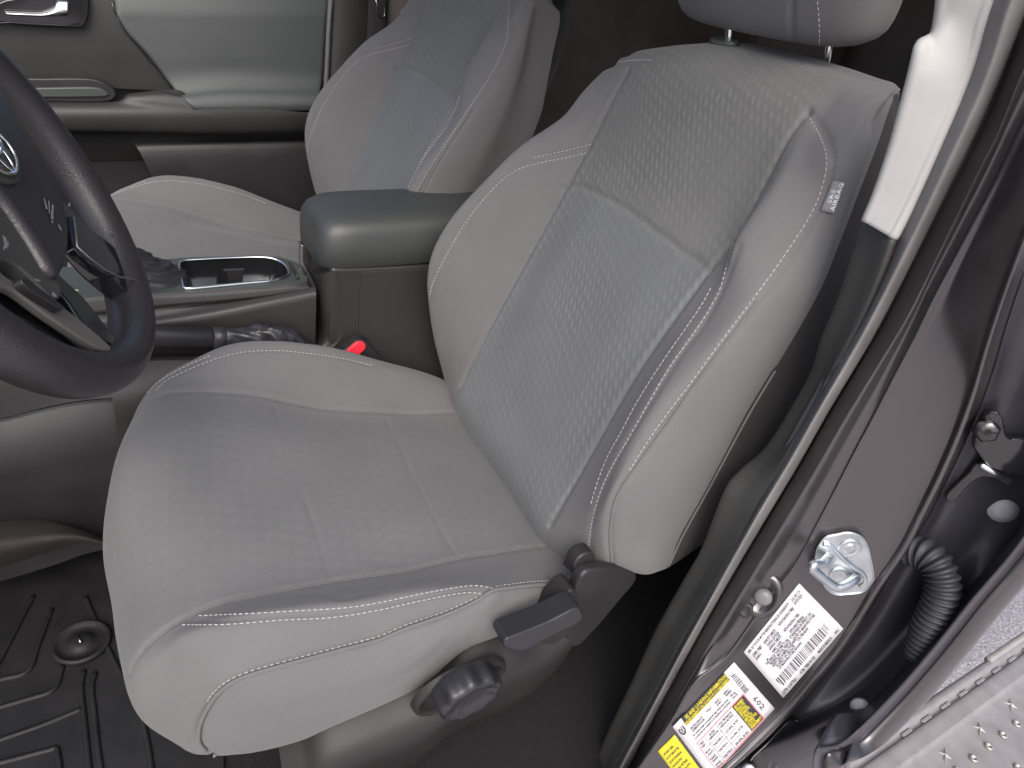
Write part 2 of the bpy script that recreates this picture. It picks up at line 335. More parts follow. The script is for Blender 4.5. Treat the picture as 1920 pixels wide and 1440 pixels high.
c9 = ccol([A([.26, -.24, -.14])]+[p*A([1, 1, 0])+A([.024, -.01, -.1]) for p in S2[:9]], [A(p) for p in ((.245, .245, -.12), (.242, .24, -.15), (.235, .22, -.19))])
CU, cidx = cross_cr([c0, c1, c2, c3, c4, c5, c6, c7, c8, c9], [20, 22, 36, 36, 36, 34, 28, 14, 12])
NVc = NVt+NVf
def arc_uv(G):
    du = np.linalg.norm(np.diff(G, axis=0), axis=2).mean(1); dv = np.linalg.norm(np.diff(G, axis=1), axis=2).mean(0)
    u = np.concatenate([[0], np.cumsum(du)]); v = np.concatenate([[0], np.cumsum(dv)])
    U, V = np.meshgrid(u, v, indexing='ij'); return np.stack([U, V], -1).reshape(-1, 2)
def groove(V, N, seams):
    """seams: list of (curve3d, depth, width)"""
    D = np.zeros(len(V))
    for crv, dep, wid in seams:
        P = cr(crv, 400); kd = kdtree.KDTree(len(P))
        for i, p in enumerate(P): kd.insert(p, i)
        kd.balance()
        lo, hi = P.min(0)-.03, P.max(0)+.03; m = np.where(((V > lo) & (V < hi)).all(1))[0]
        for i in m:
            d = kd.find(V[i])[2]
            if d < 4*wid: D[i] += dep*math.exp(-(d/wid)**2)
    return V-N*D[:, None]
def bvh_of(V, Fc): return BVHTree.FromPolygons([tuple(v) for v in V], [tuple(map(int, f)) for f in Fc])
def hits(bvh, pts, back=0.0):
    o = []
    for p in pts:
        r = Vector(ray(*p)).normalized(); h = bvh.ray_cast(Vector(CAM), r)
        if h[0] is not None: o.append(A(h[0])-A(r)*back)
    return o
def hitn(bvh, p):
    r = Vector(ray(*p)).normalized(); h = bvh.ray_cast(Vector(CAM), r)
    if h[0] is None: return None, None
    n = A(h[1]); n = n if n@A(r) < 0 else -n
    return A(h[0]), n
def stitch(name, bvh, pts, parent, step=.0062, dash=.0042, rad=.00062, lift=.0004, m=None):
    """sewn thread: short rounded dashes lying on the cloth along a curve"""
    crv = cr(np.array(pts, float), 500); P = []; Nn = []
    for p in crv:
        h, n = hitn(bvh, p)
        if h is not None: P.append(h+n*lift); Nn.append(n)
    P = A(P); Nn = A(Nn)
    if len(P) < 5: return None
    L = np.concatenate([[0], np.cumsum(np.minimum(np.linalg.norm(np.diff(P, axis=0), axis=1), .02))]); V = []; Fc = []
    s = 0
    while s+dash < L[-1]:
        q = [A([np.interp(s+dash*k, L, P[:, c]) for c in range(3)]) for k in (0, .25, .5, .75, 1)]
        if np.linalg.norm(q[-1]-q[0]) < dash*1.5: tube_geo(q, [rad*.5, rad, rad, rad, rad*.5], 6, False, True, V, Fc)
        s += step
    o = mesh(name, V, Fc, m or M['thread'], parent); stuff(o); return o

# --- cushion top, front and side
def vgrid(G): return G.reshape(-1, 3)
SIDE_N = 150
s5f = np.vstack([cr([A([-.245, -.22, -.07])]+S5, SIDE_N)])
sb = cr([A([-.25, -.22, -.10])]+BOT, SIDE_N); mid1 = s5f*.66+sb*.34; mid2 = s5f*.33+sb*.67
tt = np.linspace(0, 1, SIDE_N); bul = .014*np.sin(np.pi*np.clip((tt-.1)/.9, 0, 1))[:, None]*A([-1, 0, .15])
SG, sidx = cross_cr([s5f, mid1+bul, mid2+bul*.8, sb, sb+A([.02, -.002, -.012])], [12, 12, 12, 5])
Vc = vgrid(CU); Fcu = grid_faces(len(CU), NVc); Nc = vnormals(Vc, Fcu)
if (Nc[len(Nc)//2*1+60] @ A([0, 0, 1])) < 0: Nc = -Nc; Fcu = [f[::-1] for f in Fcu]
Vs = vgrid(SG); Fs = grid_faces(len(SG), SIDE_N); Ns = vnormals(Vs, Fs)
if Ns[:, 0].mean() > 0: Ns = -Ns; Fs = [f[::-1] for f in Fs]
bv0 = bvh_of(Vc, Fcu)
dbl = [(925, 1107), (895, 1106), (868, 1106), (797, 1119), (705, 1138), (640, 1149), (524, 1156), (423, 1162), (352, 1163)]
dbl3 = hits(bv0, cr(A(dbl, ), 40))
cs1 = hits(bv0, cr(A([(725, 790), (745, 830), (790, 920), (830, 1000), (858, 1043)]), 40)); cs2 = hits(bv0, cr(A([(514, 762), (524, 790), (535, 820)]), 12))
cs3 = hits(bv0, cr(A([(565, 925), (590, 985), (606, 1040), (616, 1082)]), 30))
creases = [[(460, 1128), (560, 1112), (640, 1118), (700, 1112)], [(640, 1120), (740, 1100), (820, 1085)]]
seams = [(cr(np.vstack([S1, [[.182, .262, .038], [.178, .285, .02]]]), 60), .0032, .0042), (cr(A(S3), 60), .003, .0036), (c0, .003, .004), (dbl3, .0022, .0045), (cs1, .0011, .0034), (cs2, .0007, .005), (cs3, .0008, .0036)]
for c_ in creases: seams.append((hits(bv0, cr(A(c_, float), 20)), .0014, .007))
s2c = hits(bv0, cr(A([(290, 732), (312, 712), (362, 687), (412, 667), (462, 657), (520, 655), (562, 658), (640, 670), (700, 684)], float), 40))
seams.append((s2c, .0018, .004))
soft = .0012*np.sin(Vc[:, 0]*31+1)*np.sin(Vc[:, 1]*23+.5)+.0008*np.sin(Vc[:, 0]*57+Vc[:, 1]*41)
Vc = groove(Vc, Nc, seams)+Nc*soft[:, None]
Vs = groove(Vs, Ns, [(s5f, .003, .004)]+[(hits(bvh_of(Vs, Fs), cr(A(c_, float), 20)), .0016, .008) for c_ in ([(985, 1105), (930, 1150), (880, 1200)], [(950, 1120), (870, 1190), (850, 1215)], [(700, 1300), (800, 1240), (880, 1160)])])
Nc2 = vnormals(Vc, Fcu); Ns2 = vnormals(Vs, Fs); uvc = arc_uv(CU); uvs = arc_uv(SG)
def part_cols(name, V, F_, N_, uv, nv, i0, i1, m, parent, sel=None):
    F_ = [f for f in F_ if i0 <= min(f)//nv and max(f)//nv <= i1]
    if sel is not None: F_ = [f for f in F_ if sel[f[0]]]
    ids = sorted({i for f in F_ for i in f}); mp = {a: b for b, a in enumerate(ids)}
    return mesh(name, V[ids], [tuple(mp[i] for i in f) for f in F_], m, parent, normals=N_[ids], uv=uv[ids])
UP = []       # upholstery also used for the passenger's seat
UP.append(part_cols('seat_bolster', Vc, Fcu, Nc2, uvc, NVc, 0, cidx[2], M['fab'], seat))
UP.append(part_cols('seat_panel', Vc, Fcu, Nc2, uvc, NVc, cidx[2], cidx[6], M['fabs'], seat))
UP.append(part_cols('seat_bolster', Vc, Fcu, Nc2, uvc, NVc, cidx[6], len(CU)-1, M['fab'], seat))
UP.append(mesh('seat_side_panel', Vs, Fs, M['fab'], seat, normals=Ns2, uv=uvs))
bvc = bvh_of(Vc, Fcu); bvs = bvh_of(np.vstack([Vc, Vs]), list(Fcu)+[tuple(i+len(Vc) for i in f) for f in Fs])
for pts in ([(925, 1104), (900, 1099), (868, 1100), (797, 1112), (705, 1131), (640, 1140), (544, 1146), (463, 1151), (371, 1155)],
            [(903, 1113), (868, 1112), (797, 1125), (705, 1145), (620, 1158), (524, 1163), (423, 1171), (334, 1172)],
            [(1048, 1090), (1010, 1090), (962, 1095), (925, 1101)],
            [(913, 1111), (889, 1122), (832, 1147), (762, 1171), (709, 1193), (640, 1211), (584, 1226), (524, 1242), (463, 1260), (424, 1278), (398, 1301), (385, 1322)],
            [(292, 733), (312, 714), (362, 690), (412, 671), (462, 660), (520, 658), (562, 661), (640, 672), (700, 686)],
            [(276, 737), (300, 714), (350, 686), (400, 665)]):
    UP.append(stitch('stitching', bvs, pts, seat))
UP.append(tube('seam_welt', [p+n*.0004 for p, n in (hitn(bvc, q) for q in cr(A([(1010, 1026), (939, 1034), (868, 1046), (762, 1071), (640, 1089), (503, 1111), (443, 1123), (403, 1135), (362, 1153), (322, 1175), (272, 1217)], float), 90)) if p is not None], .0011, M['fab'], seat, 8))
UP.append(tube('piping', s5f[18:-4]+A([-.0008, 0, .0012]), .0021, M['fab'], seat, 8))

# --- backrest
RF, RT, RB = 210, 34, 22
def bcol(front, top, back):
    a = len(front)-1; b = a+len(top); return cr_seg(list(front)+list(top)+list(back), [0, a, b, b+len(back)], [RF-1, RT, RB])
NVb = RF+RT+RB
B1 = xcurve([(855, 740), (880, 690), (930, 590), (1000, 460), (1050, 370), (1110, 260), (1150, 180), (1180, 125)], [.17, .17])
BS = xcurve([(840, 730), (815, 640), (803, 560), (803, 510), (815, 465), (840, 420), (867, 385), (900, 350), (970, 280), (1030, 238), (1060, 215), (1092, 173), (1130, 135)], [.25, .25, .225])
B2 = xcurve([(1030, 985), (1090, 880), (1200, 690), (1330, 505), (1370, 455), (1400, 405), (1440, 330), (1475, 262), (1515, 205)], [-.17, -.16])
BP = xcurve([(1148, 1062), (1144, 1000), (1155, 935), (1190, 880), (1250, 797), (1310, 712), (1420, 566), (1480, 485), (1530, 400), (1552, 345), (1560, 300)], [-.262, -.262, -.235])
BR = xcurve([(1252, 1065), (1280, 1000), (1330, 910), (1400, 780), (1455, 690), (1530, 557), (1567, 467), (1599, 386), (1640, 284)], [-.268, -.255, -.24])
BD = xcurve([(1105, 1050), (1112, 970), (1137, 905), (1172, 830), (1220, 750), (1270, 672), (1325, 598), (1362, 525), (1385, 455)], [-.238, -.236, -.2])
def crest(px, py, x): return ux((px, py), x)
T1 = crest(1210, 92, .19); TS = crest(1160, 114, .225)
t0 = crest(1330, 83, .085); tm = crest(1435, 101, 0); tn = crest(1520, 124, -.085); t2 = crest(1590, 150, -.16); tp = crest(1645, 173, -.215); tr = crest(1672, 192, -.235)
K = lambda *p: A(p)
bk = lambda x, y=-.56: [K(x, y, .52), K(x, y+.07, .3), K(x, y+.17, 0), K(x, y+.2, -.06)]
def down(p, dz=.06, dy=-.02, dx=0): return A(p)+A([dx, dy, -dz])
b0 = bcol([BR[0]+K(.02, -.06, -.015)]+[p+K(-.0, -.09, 0) for p in BR[1:]], [tr+K(.006, -.075, -.035), tr+K(.03, -.09, -.045)], [K(-.19, -.55, .45), K(-.2, -.47, .2), K(-.2, -.40, 0)])
b1 = bcol([BR[0]+K(.03, 0, -.012)]+BR, [tr+K(-.0015, .0, -.022), tr+K(.001, -.002, -.004), tr+K(.02, -.032, .001)], bk(-.17))
bm = bcol([BR[0]*.5+BP[0]*.5+K(.03, 0, -.012)]+[A(p) for p in (cr(BR, 9)*.5+cr(BP, 9)*.5+K(-.013, 0, 0))], [tr*.5+tp*.5+K(-.004, .014, -.022), tr*.5+tp*.5+K(0, -.002, -.002), tr*.5+tp*.5+K(.012, -.038, .001)], bk(-.15))
b2 = bcol([BP[0]+K(.03, -.002, -.012)]+BP, [tp+K(-.008, .026, -.026), tp+K(0, .002, -.003), tp+K(.008, -.042, .0)], bk(-.13))
bd = bcol([BD[0]+K(.03, -.01, -.02)]+BD+[ux((1440, 380), -.2), K(-.198, -.388, .5)], [K(-.19, -.424, .55), tp*.5+t2*.5, tp*.5+t2*.5+K(0, -.05, 0)], bk(-.12))
b3 = bcol([B2[0]+K(0, -.012, -.07)]+B2, [t2+K(0, .022, -.012), t2, t2+K(0, -.05, -.002)], bk(-.1))
def cen(x, f, tc, sag):
    B2r, B1r = cr(B2, 9), cr(B1, 9); b = [B2r[i]*(1-f)+B1r[i]*f for i in range(9)]
    b = [A([x, p[1]-sag*math.sin(math.pi*(i/8)*.9+.25), p[2]]) for i, p in enumerate(b)]
    return bcol([b[0]+K(0, -.012, -.07)]+b, [tc+K(0, .03, -.014), tc, tc+K(0, -.045, -.004)], bk(x))
bc1 = cen(-.085, .25, tn, .003); bc2 = cen(0, .5, tm, .004); bc3 = cen(.085, .75, t0, .003)
b4 = bcol([B1[0]+K(0, -.012, -.07)]+B1, [T1+K(0, .02, -.012), T1, T1+K(0, -.05, -.002)], bk(.1))
b4b = bcol([cr(B1, 9)[0]*.4+BS[0]*.6+K(-.01, -.01, -.05)]+[A(p) for p in cr(B1, 9)*.42+cr(BS, 9)*.58+K(0, .004, 0)], [T1*.5+TS*.5+K(0, .012, -.012), T1*.5+TS*.5, T1*.5+TS*.5+K(0, -.05, 0)], bk(.13))
b5 = bcol([BS[0]+K(0, -.01, -.04)]+BS, [TS+K(.002, .004, -.012), TS, TS+K(0, -.04, 0)], bk(.16))
b6 = bcol([BS[0]+K(.02, -.05, -.04)]+[p+K(.016, -.04, -.004) for p in BS], [TS+K(.012, -.03, -.03), TS+K(.01, -.05, -.03), TS+K(0, -.07, -.04)], bk(.19))
b7 = bcol([BS[0]+K(0, -.11, -.04)]+[p+K(0, -.10, -.01) for p in BS], [TS+K(.0, -.08, -.06), TS+K(0, -.1, -.07), TS+K(0, -.11, -.09)], bk(.2))
BG, bidx = cross_cr([b0, b1, bm, b2, bd, b3, bc1, bc2, bc3, b4, b4b, b5, b6, b7], [10, 22, 20, 14, 20, 36, 36, 36, 32, 18, 14, 10, 8])
msk = np.zeros(BG.shape[:2]); ii, jj = np.meshgrid(np.arange(BG.shape[0]), np.arange(BG.shape[1]), indexing='ij')
msk = np.clip((jj-(RF-55))/25, 0, 1)*np.clip((RF+RT+12-jj)/12, 0, 1)*np.clip(ii/4, 0, 1)*np.clip((BG.shape[0]-1-ii)/4, 0, 1)
def lap(G_):
    a_ = G_.copy(); a_[1:-1, 1:-1] = (G_[:-2, 1:-1]+G_[2:, 1:-1]+G_[1:-1, :-2]+G_[1:-1, 2:])/4; return a_-G_
for _ in range(500):
    BG = BG+.6*lap(BG)*msk[..., None]; BG = BG-.606*lap(BG)*msk[..., None]
Vb = vgrid(BG); Fb = grid_faces(len(BG), NVb); Nb = vnormals(Vb, Fb)
if Nb[(bidx[7])*NVb+70][1] < 0: Nb = -Nb; Fb = [f[::-1] for f in Fb]
bvb0 = bvh_of(Vb, Fb)
PIPC = [(1148, 1062), (1144, 1000), (1155, 935), (1190, 880), (1250, 797), (1310, 712), (1420, 566), (1480, 485), (1530, 400), (1552, 345), (1562, 300), (1545, 250), (1515, 208)]
B2C = [(1030, 985), (1090, 880), (1200, 690), (1330, 505), (1370, 455), (1400, 405), (1440, 330), (1475, 262), (1515, 208)]
B1C = [(855, 740), (880, 690), (930, 590), (1000, 460), (1050, 370), (1110, 260), (1150, 180), (1178, 128)]
CROSS = [(1052, 352), (1085, 348), (1120, 362), (1180, 395), (1240, 440), (1290, 477), (1330, 505)]
FARS = [(1106, 277), (1060, 286), (1000, 301), (960, 320), (925, 350), (890, 392), (855, 440), (832, 480), (815, 520), (807, 560)]
def H(c, n=60): return hits(bvb0, cr(A(c, float), n))
TOPF = [(1120, 116), (1160, 112), (1222, 112)]
bse = [(H(PIPC), .0028, .004), (H(B2C), .0042, .0045), (H(B1C), .0042, .0045), (H(CROSS), .0026, .0045), (H(FARS), .002, .004), (H([(1385, 462), (1362, 525), (1325, 598), (1270, 672), (1220, 750), (1172, 830), (1137, 905), (1112, 970), (1105, 1045)]), .0022, .0045),
       (H([(1253, 1062), (1282, 1000), (1332, 910), (1402, 780), (1453, 695)]), .0025, .004), (H([(1053, 240), (1067, 270), (1071, 285)], 15), .0012, .004)]
Vb = groove(Vb, Nb, bse); soft = .001*np.sin(Vb[:, 0]*29+2)*np.sin(Vb[:, 2]*21)
Vb = Vb+Nb*soft[:, None]
Nb2 = vnormals(Vb, Fb); uvb = arc_uv(BG)
pb = pj(vgrid(BG)); colid = np.arange(len(Vb))//NVb; rowid = np.arange(len(Vb)) % NVb
bol = inpoly(pb, [tuple(p) for p in cr(A(PIPC, float), 60)]+[tuple(p) for p in cr(A(B2C, float), 60)[::-1]]+[(1040, 1100), (1148, 1100)]) & (colid < bidx[6]) & (rowid < RF+20)
shellm = (colid < bidx[1]) | (colid >= bidx[12]) | (rowid >= RF+RT+8)
cenm = (colid >= bidx[5]) & (colid < bidx[9]) & ~bol & (rowid < RF+22)
upper = inpoly(pb, CROSS+[(1600, 505), (1600, -200), (900, -200), (900, 345)])
farb = (colid >= bidx[9]) & ~shellm
farlow = farb & inpoly(pb, FARS+[(790, 560), (790, 800), (1200, 800), (1200, 277)])
nearside = (colid < bidx[5]) & ~bol & ~shellm & (rowid < RF-12)
allm = np.ones(len(Vb), bool)
def main_piece(sel):
    """keep only the largest connected piece of a selection"""
    S = sel.reshape(len(BG), NVb); lab = -np.ones(S.shape, int); best = (0, -1); k = 0
    for i in range(S.shape[0]):
        for j in range(S.shape[1]):
            if S[i, j] and lab[i, j] < 0:
                q = [(i, j)]; lab[i, j] = k; c = 0
                while q:
                    a, b = q.pop(); c += 1
                    for x, y in ((a+1, b), (a-1, b), (a, b+1), (a, b-1)):
                        if 0 <= x < S.shape[0] and 0 <= y < S.shape[1] and S[x, y] and lab[x, y] < 0: lab[x, y] = k; q.append((x, y))
                if c > best[0]: best = (c, k)
                k += 1
    return (lab == best[1]).ravel()
lowm = main_piece(cenm & ~upper & ~shellm); uppm = cenm & ~lowm & ~shellm
def bpart(name, m_, sel): return part_cols(name, Vb, Fb, Nb2, uvb, NVb, 0, len(BG)-1, m_, seat, sel)
UP.append(bpart('backrest_bolster', M['fab'], bol & ~shellm)); UP.append(bpart('lower_insert', M['fabc'], lowm)); UP.append(bpart('upper_insert', M['fabu'], uppm))
UP.append(bpart('backrest_bolster', M['fab'], farlow)); UP.append(bpart('shoulder_panel', M['fab'], farb & ~farlow))
UP.append(bpart('backrest_side_panel', M['fab'], nearside)); rest = ~(bol | shellm | cenm | farb | nearside)
UP.append(bpart('backrest_top_panel', M['fab'], rest)); UP.append(bpart('backrest_shell', M['shell'], shellm))
bvb = bvh_of(Vb, Fb)
def offs(c, d):
    P = cr(A(c, float), 60); T = np.gradient(P, axis=0); T /= np.linalg.norm(T, axis=1, keepdims=True); return P+np.stack([T[:, 1], -T[:, 0]], 1)*d
for pts in ([(1375, 455), (1368, 480), (1357, 520), (1349, 545), (1336, 570), (1318, 600), (1290, 640), (1253, 693), (1215, 758), (1180, 820), (1155, 862), (1135, 900), (1120, 940), (1108, 990), (1102, 1040)],
            [(1333, 540), (1318, 568), (1290, 610), (1255, 660), (1225, 705), (1190, 762), (1165, 810), (1140, 855), (1122, 900), (1108, 945)],
            [(1518, 222), (1540, 262), (1550, 300), (1543, 345), (1521, 400), (1470, 480), (1410, 563), (1350, 643), (1296, 716), (1240, 790), (1200, 850), (1176, 888)],
            [(1100, 287), (1060, 296), (1010, 306), (972, 318), (945, 335), (915, 365), (880, 408), (852, 452), (830, 492), (812, 530), (806, 555)],
            [(1108, 271), (1080, 278), (1040, 287), (1000, 296)], [(1222, 113), (1190, 113), (1150, 119)]):
    UP.append(stitch('stitching', bvb, pts, seat, rad=.00058))
pp = [p+n*.0006 for p, n in (hitn(bvb, q) for q in cr(A(PIPC[:7], float), 90)) if p is not None]
UP.append(tube('piping', pp, .0017, M['fab'], seat, 8))
pp = [p+n*.0006 for p, n in (hitn(bvb, q) for q in cr(A([(1253, 1062), (1282, 1000), (1332, 910), (1402, 780), (1453, 695)], float), 70)) if p is not None]
UP.append(tube('piping', pp, .0013, M['fab'], seat, 8))

# --- headrest
def headrest():
    tilt = math.radians(-17); secs = []; n = 240
    for zz, a, b, yo in ((-.096, .02, .01, .0), (-.095, .115, .03, .0), (-.087, .157, .044, 0), (-.06, .174, .053, .0), (0, .181, .057, 0), (.05, .176, .055, -.004), (.085, .13, .046, -.008), (.1, .08, .03, -.01), (.103, .02, .01, -.012)):
        t = np.linspace(0, 2*math.pi, n, endpoint=False); e = 2/2.9
        x = a*np.sign(np.cos(t))*abs(np.cos(t))**e; y = b*np.sign(np.sin(t))*abs(np.sin(t))**e+yo
        secs.append(np.stack([x, y, np.full(n, zz)], 1))
    G = A(secs); fine = np.array([cr(G[:, k], 40) for k in range(n)])     # n x 40
    V = fine.reshape(-1, 3); f = grid_faces(n, 40, True); N = vnormals(V, f)
    V2 = V.copy()
    cut = np.exp(-((V[:, 0]+.083)/.003)**2)*.0035; V2 = V-N*np.sign((N*V).sum(1).mean())*cut[:, None]
    R_ = A(Matrix.Rotation(tilt, 3, 'X')); off = A([.024, -.482, .695]); W = V2@R_.T+off
    if ((vnormals(W, f)*(W-off)).sum(1)).mean() < 0: f = [q[::-1] for q in f]
    uv = np.stack([V[:, 0], V[:, 2]], 1)
    return W, f, uv, off, R_
W_, f_, uv_, hoff, hR = headrest()
hr = mesh('headrest', W_, f_, M['fab'], seat, uv=uv_); UP.append(hr)
bvh_hr = bvh_of(W_, f_); UP.append(stitch('stitching', bvh_hr, [(1533, 2), (1536, 40), (1537, 90)], seat, rad=.0005))
for px, py, x in ((1367, 78, .07), (1551, 118, -.07)):
    p = ux((px, py), x); top = p+hR@A([0, 0, .12]); UP.append(tube('headrest_post', [p-hR@A([0, 0, .06]), p, top], .0062, M['chrome'], seat, 20))
for px, py, x in ((1358, 88, .072), (1542, 141, -.066)):
    c = ux((px, py), x); th = np.linspace(0, 2*math.pi, 28, endpoint=False)
    poly = [c+hR@A([.024*math.cos(t), .016*math.sin(t), 0]) for t in th]; UP.append(prism('post_guide', poly, hR@A([0, 0, .011]), M['trimp'], seat, .003))

# --- things only on the driver's seat: tag, shield, lever, dial
def quad_map(bvh, corners, lift):
    """(s,t) in the unit square -> point on the surface; corners TL,TR,BR,BL in picture coordinates"""
    tl, tr_, br, bl = [A(c, float) for c in corners]
    hc, nc = hitn(bvh, tl*.4+tr_*.4+br*.1+bl*.1)
    def f(s, t, extra=0.0):
        p = (tl*(1-s)+tr_*s)*(1-t)+(bl*(1-s)+br*s)*t; h, n = hitn(bvh, p)
        if h is None: r = ray(*p); h, n = CAM+r*(((hc-CAM)@nc)/(r@nc)), nc
        return h+n*(lift+extra)
    return f
def text_geo(s, size=1.0, bold=.012):
    cu = bpy.data.curves.new('t', 'FONT'); cu.body = s; cu.size = 1; cu.resolution_u = 1; cu.offset = bold; ob = bpy.data.objects.new('t', cu); C.objects.link(ob)
    dg = bpy.context.evaluated_depsgraph_get(); me = ob.evaluated_get(dg).to_mesh(); V = A([tuple(v.co)[:2] for v in me.vertices]) if len(me.vertices) else np.zeros((0, 2)); Fc = [tuple(p.vertices) for p in me.polygons]
    ob.evaluated_get(dg).to_mesh_clear(); C.objects.unlink(ob); bpy.data.objects.remove(ob); bpy.data.curves.remove(cu)
    return V, Fc
class Print:
    def __init__(s, f): s.f = f; s.V = []; s.F = []; s.ok = True
    def add(s, P, Fc, extra):
        b = len(s.V); Q = [s.f(p[0], p[1], extra) for p in P]
        if any(q is None for q in Q): return
        s.V += Q; s.F += [tuple(i+b for i in f) for f in Fc]
    def text(s, txt, x0, y0, x1, h, rot=0, extra=.0007, bold=.025):
        """fit text in width x0..x1 with baseline y0, height h (sheet coordinates, t down). rot=1 runs along +t"""
        V, Fc = text_geo(txt, 1.0, bold)
        if not len(V): return
        mn, mx = V.min(0), V.max(0); u = (V[:, 0]-mn[0])/(mx[0]-mn[0]); v = V[:, 1]/.72
        if rot == 0: P = np.stack([x0+u*(x1-x0), y0-v*h], 1)
        else: P = np.stack([y0+v*h, x0+u*(x1-x0)], 1)
        s.add(P, Fc, extra)
    def rect(s, x0, y0, x1, y1, extra=.0002, n=1):
        xs = np.linspace(x0, x1, n+1); P = []; Fc = []
        for i in range(n+1): P += [(xs[i], y0), (xs[i], y1)]
        for i in range(n): Fc.append((2*i, 2*i+2, 2*i+3, 2*i+1))
        s.add(P, Fc, extra)
    def build(s, name, m, parent):
        return mesh(name, s.V, s.F, m, parent, smooth=False) if s.V else None
def sheet(name, f, m, parent, nx=12, ny=10, rc=.03, thick=.0003):
    V = []; Fc = []
    for i in range(nx+1):
        for j in range(ny+1):
            s_, t_ = i/nx, j/ny; V.append(f(s_, t_))
    V = A(V); Fc = grid_faces(nx+1, ny+1); o = mesh(name, V, Fc, m, parent)
    md = o.modifiers.new('thickness', 'SOLIDIFY'); md.thickness = thick; md.offset = 0; return o
tagf0 = quad_map(bvb, [(1537, 394), (1560, 338), (1583, 340), (1563, 398)], .0)
def tagf(s, t, e=0.0): p = tagf0(s, t); return None if p is None else p+A([-.0005-.0035*t, .0035*t+.0005, 0])*1.0+A([-1, .6, .2])*e
tg = sheet('airbag_tag', tagf, M['tag'], seat, 6, 6, thick=.0006)
pr = Print(tagf); pr.text('SRS', .28, .52, .72, .3, extra=.0011, bold=0); pr.text('AIRBAG', .06, .93, .95, .32, extra=.0011, bold=0)
o = pr.build('lettering', M['wht'], tg)
if o: o.parent = tg; o.matrix_parent_inverse = Matrix.Identity(4)
# plastic side shield under the cushion
shT = [(1085, 1085), (1055, 1128), (1000, 1170), (940, 1188), (868, 1221), (783, 1290), (620, 1360), (560, 1384), (520, 1392)]
shA = xcurve(shT, [-.235, -.25, -.25, -.22]); n_ = len(shA)
def vs(P, dx, dz, dy=0): return [p+A([dx, dy, dz]) for p in P]
loft('side_shield', [vs(shA, .03, .02), vs(shA, -.012, -.004), vs(shA, -.03, -.022), vs(shA, -.036, -.045), vs(shA, -.03, -.085), vs(shA, -.018, -.13), vs(shA, .01, -.2)], M['shield'], seat, nv=90, nu=6)
hp = [(1088, 1082), (1112, 1068), (1150, 1068), (1196, 1082), (1160, 1130), (1118, 1180), (1080, 1215), (1060, 1190), (1070, 1130)]
hcv = smoothpoly([ux(p, -.276) for p in hp], 40); prism('hinge_cover', hcv, A([.016, 0, 0]), M['plas'], seat, .01, 5)
pv = ux((1096, 1055), -.262); prism('pivot_cap', [pv+A([0, .016*math.cos(t), .016*math.sin(t)]) for t in np.linspace(0, 6.283, 24, endpoint=False)], A([.02, 0, 0]), M['plas'], seat, .003)
# recline lever
def slab(name, pts, x, th, m, parent, bev, n=44):
    P = smoothpoly([ux(p, x) for p in pts], n); return prism(name, P, A([th, 0, 0]), m, parent, bev, 4)
slab('recline_lever', [(945, 1212), (948, 1199), (966, 1192), (1030, 1166), (1080, 1141), (1091, 1145), (1089, 1166), (1030, 1196), (985, 1221), (958, 1219)], -.312, .030, M['vinyl'], seat, .007)
slab('lever_base', [(1030, 1150), (1075, 1105), (1085, 1150), (1070, 1186), (1040, 1208), (1020, 1208), (1010, 1190)], -.285, .03, M['shield'], seat, .005)
# height dial
dc = ux((868, 1278), -.300); ax = A([-1.0, -.05, -.16]); ax /= np.linalg.norm(ax); e1 = np.cross(ax, A([0, 0, 1.])); e1 /= np.linalg.norm(e1); e2 = np.cross(e1, ax)
R0 = .038
def lobes(r, t): return r*(1+.055*math.cos(9*t))
rings = []
for rr, d in ((.92, -.004), (1.0, .002), (1.0, .020), (.93, .0255), (.80, .027), (.74, .0225), (.5, .021), (.2, .0205), (.01, .0205)):
    rings.append([dc+e1*math.cos(t)*lobes(R0*rr, t)*1+e2*math.sin(t)*lobes(R0*rr, t)+ax*d if rr > .7 else dc+e1*math.cos(t)*R0*rr+e2*math.sin(t)*R0*rr+ax*d for t in np.linspace(0, 2*math.pi, 108, endpoint=False)])
G = A(rings); mesh('height_dial', G.reshape(-1, 3), [tuple(i*108+(j+a) % 108 if b == 0 else (i+1)*108+(j+a) % 108 for a, b in ((0, 0), (1, 0), (1, 1), (0, 1))) for i in range(len(rings)-1) for j in range(108)], M['vinyl'], seat)
rc = ux((862, 1284), -.283); rr_ = []
for k, d in ((1.12, -.002), (1.08, .006), (1.0, .008), (.93, .002), (.86, -.006), (.5, -.008), (.01, -.008)):
    rr_.append([rc+e1*math.cos(t)*.056*k+e2*math.sin(t)*.044*k+ax*d for t in np.linspace(0, 2*math.pi, 72, endpoint=False)])
G = A(rr_); mesh('dial_recess', G.reshape(-1, 3), [(i*72+j, i*72+(j+1) % 72, (i+1)*72+(j+1) % 72, (i+1)*72+j) for i in range(len(rr_)-1) for j in range(72)], M['shield'], seat)

# ================================================================ PASSENGER'S SEAT (copies of the upholstery)
pseat = thing('passenger_seat', 'grey cloth passenger seat across the console, in bluish light by the far door', 'car seat', (.69, .035, -.15))
for u in UP:
    if u is None: continue
    c = u.copy()
    if u.name.startswith('backrest_shell'):
        c.data = u.data.copy(); c.data.materials[0] = M['fab']; bz, by = [q[2] for q in BR], [q[1] for q in BR]
        for v in c.data.vertices:
            yb = float(np.interp(v.co.z, bz, by))
            if v.co.y < yb and v.co.x < -.1: v.co.y += .05*min(1, (yb-v.co.y)/.09)
    C.objects.link(c); c.parent = pseat; c.matrix_parent_inverse = Matrix.Translation((0, 0, .2))

# ================================================================ CENTRE CONSOLE
con = thing('center_console', 'dark plastic console between the seats with padded armrest box and chrome-rimmed cup holder', 'console', (.39, 0, -.3))
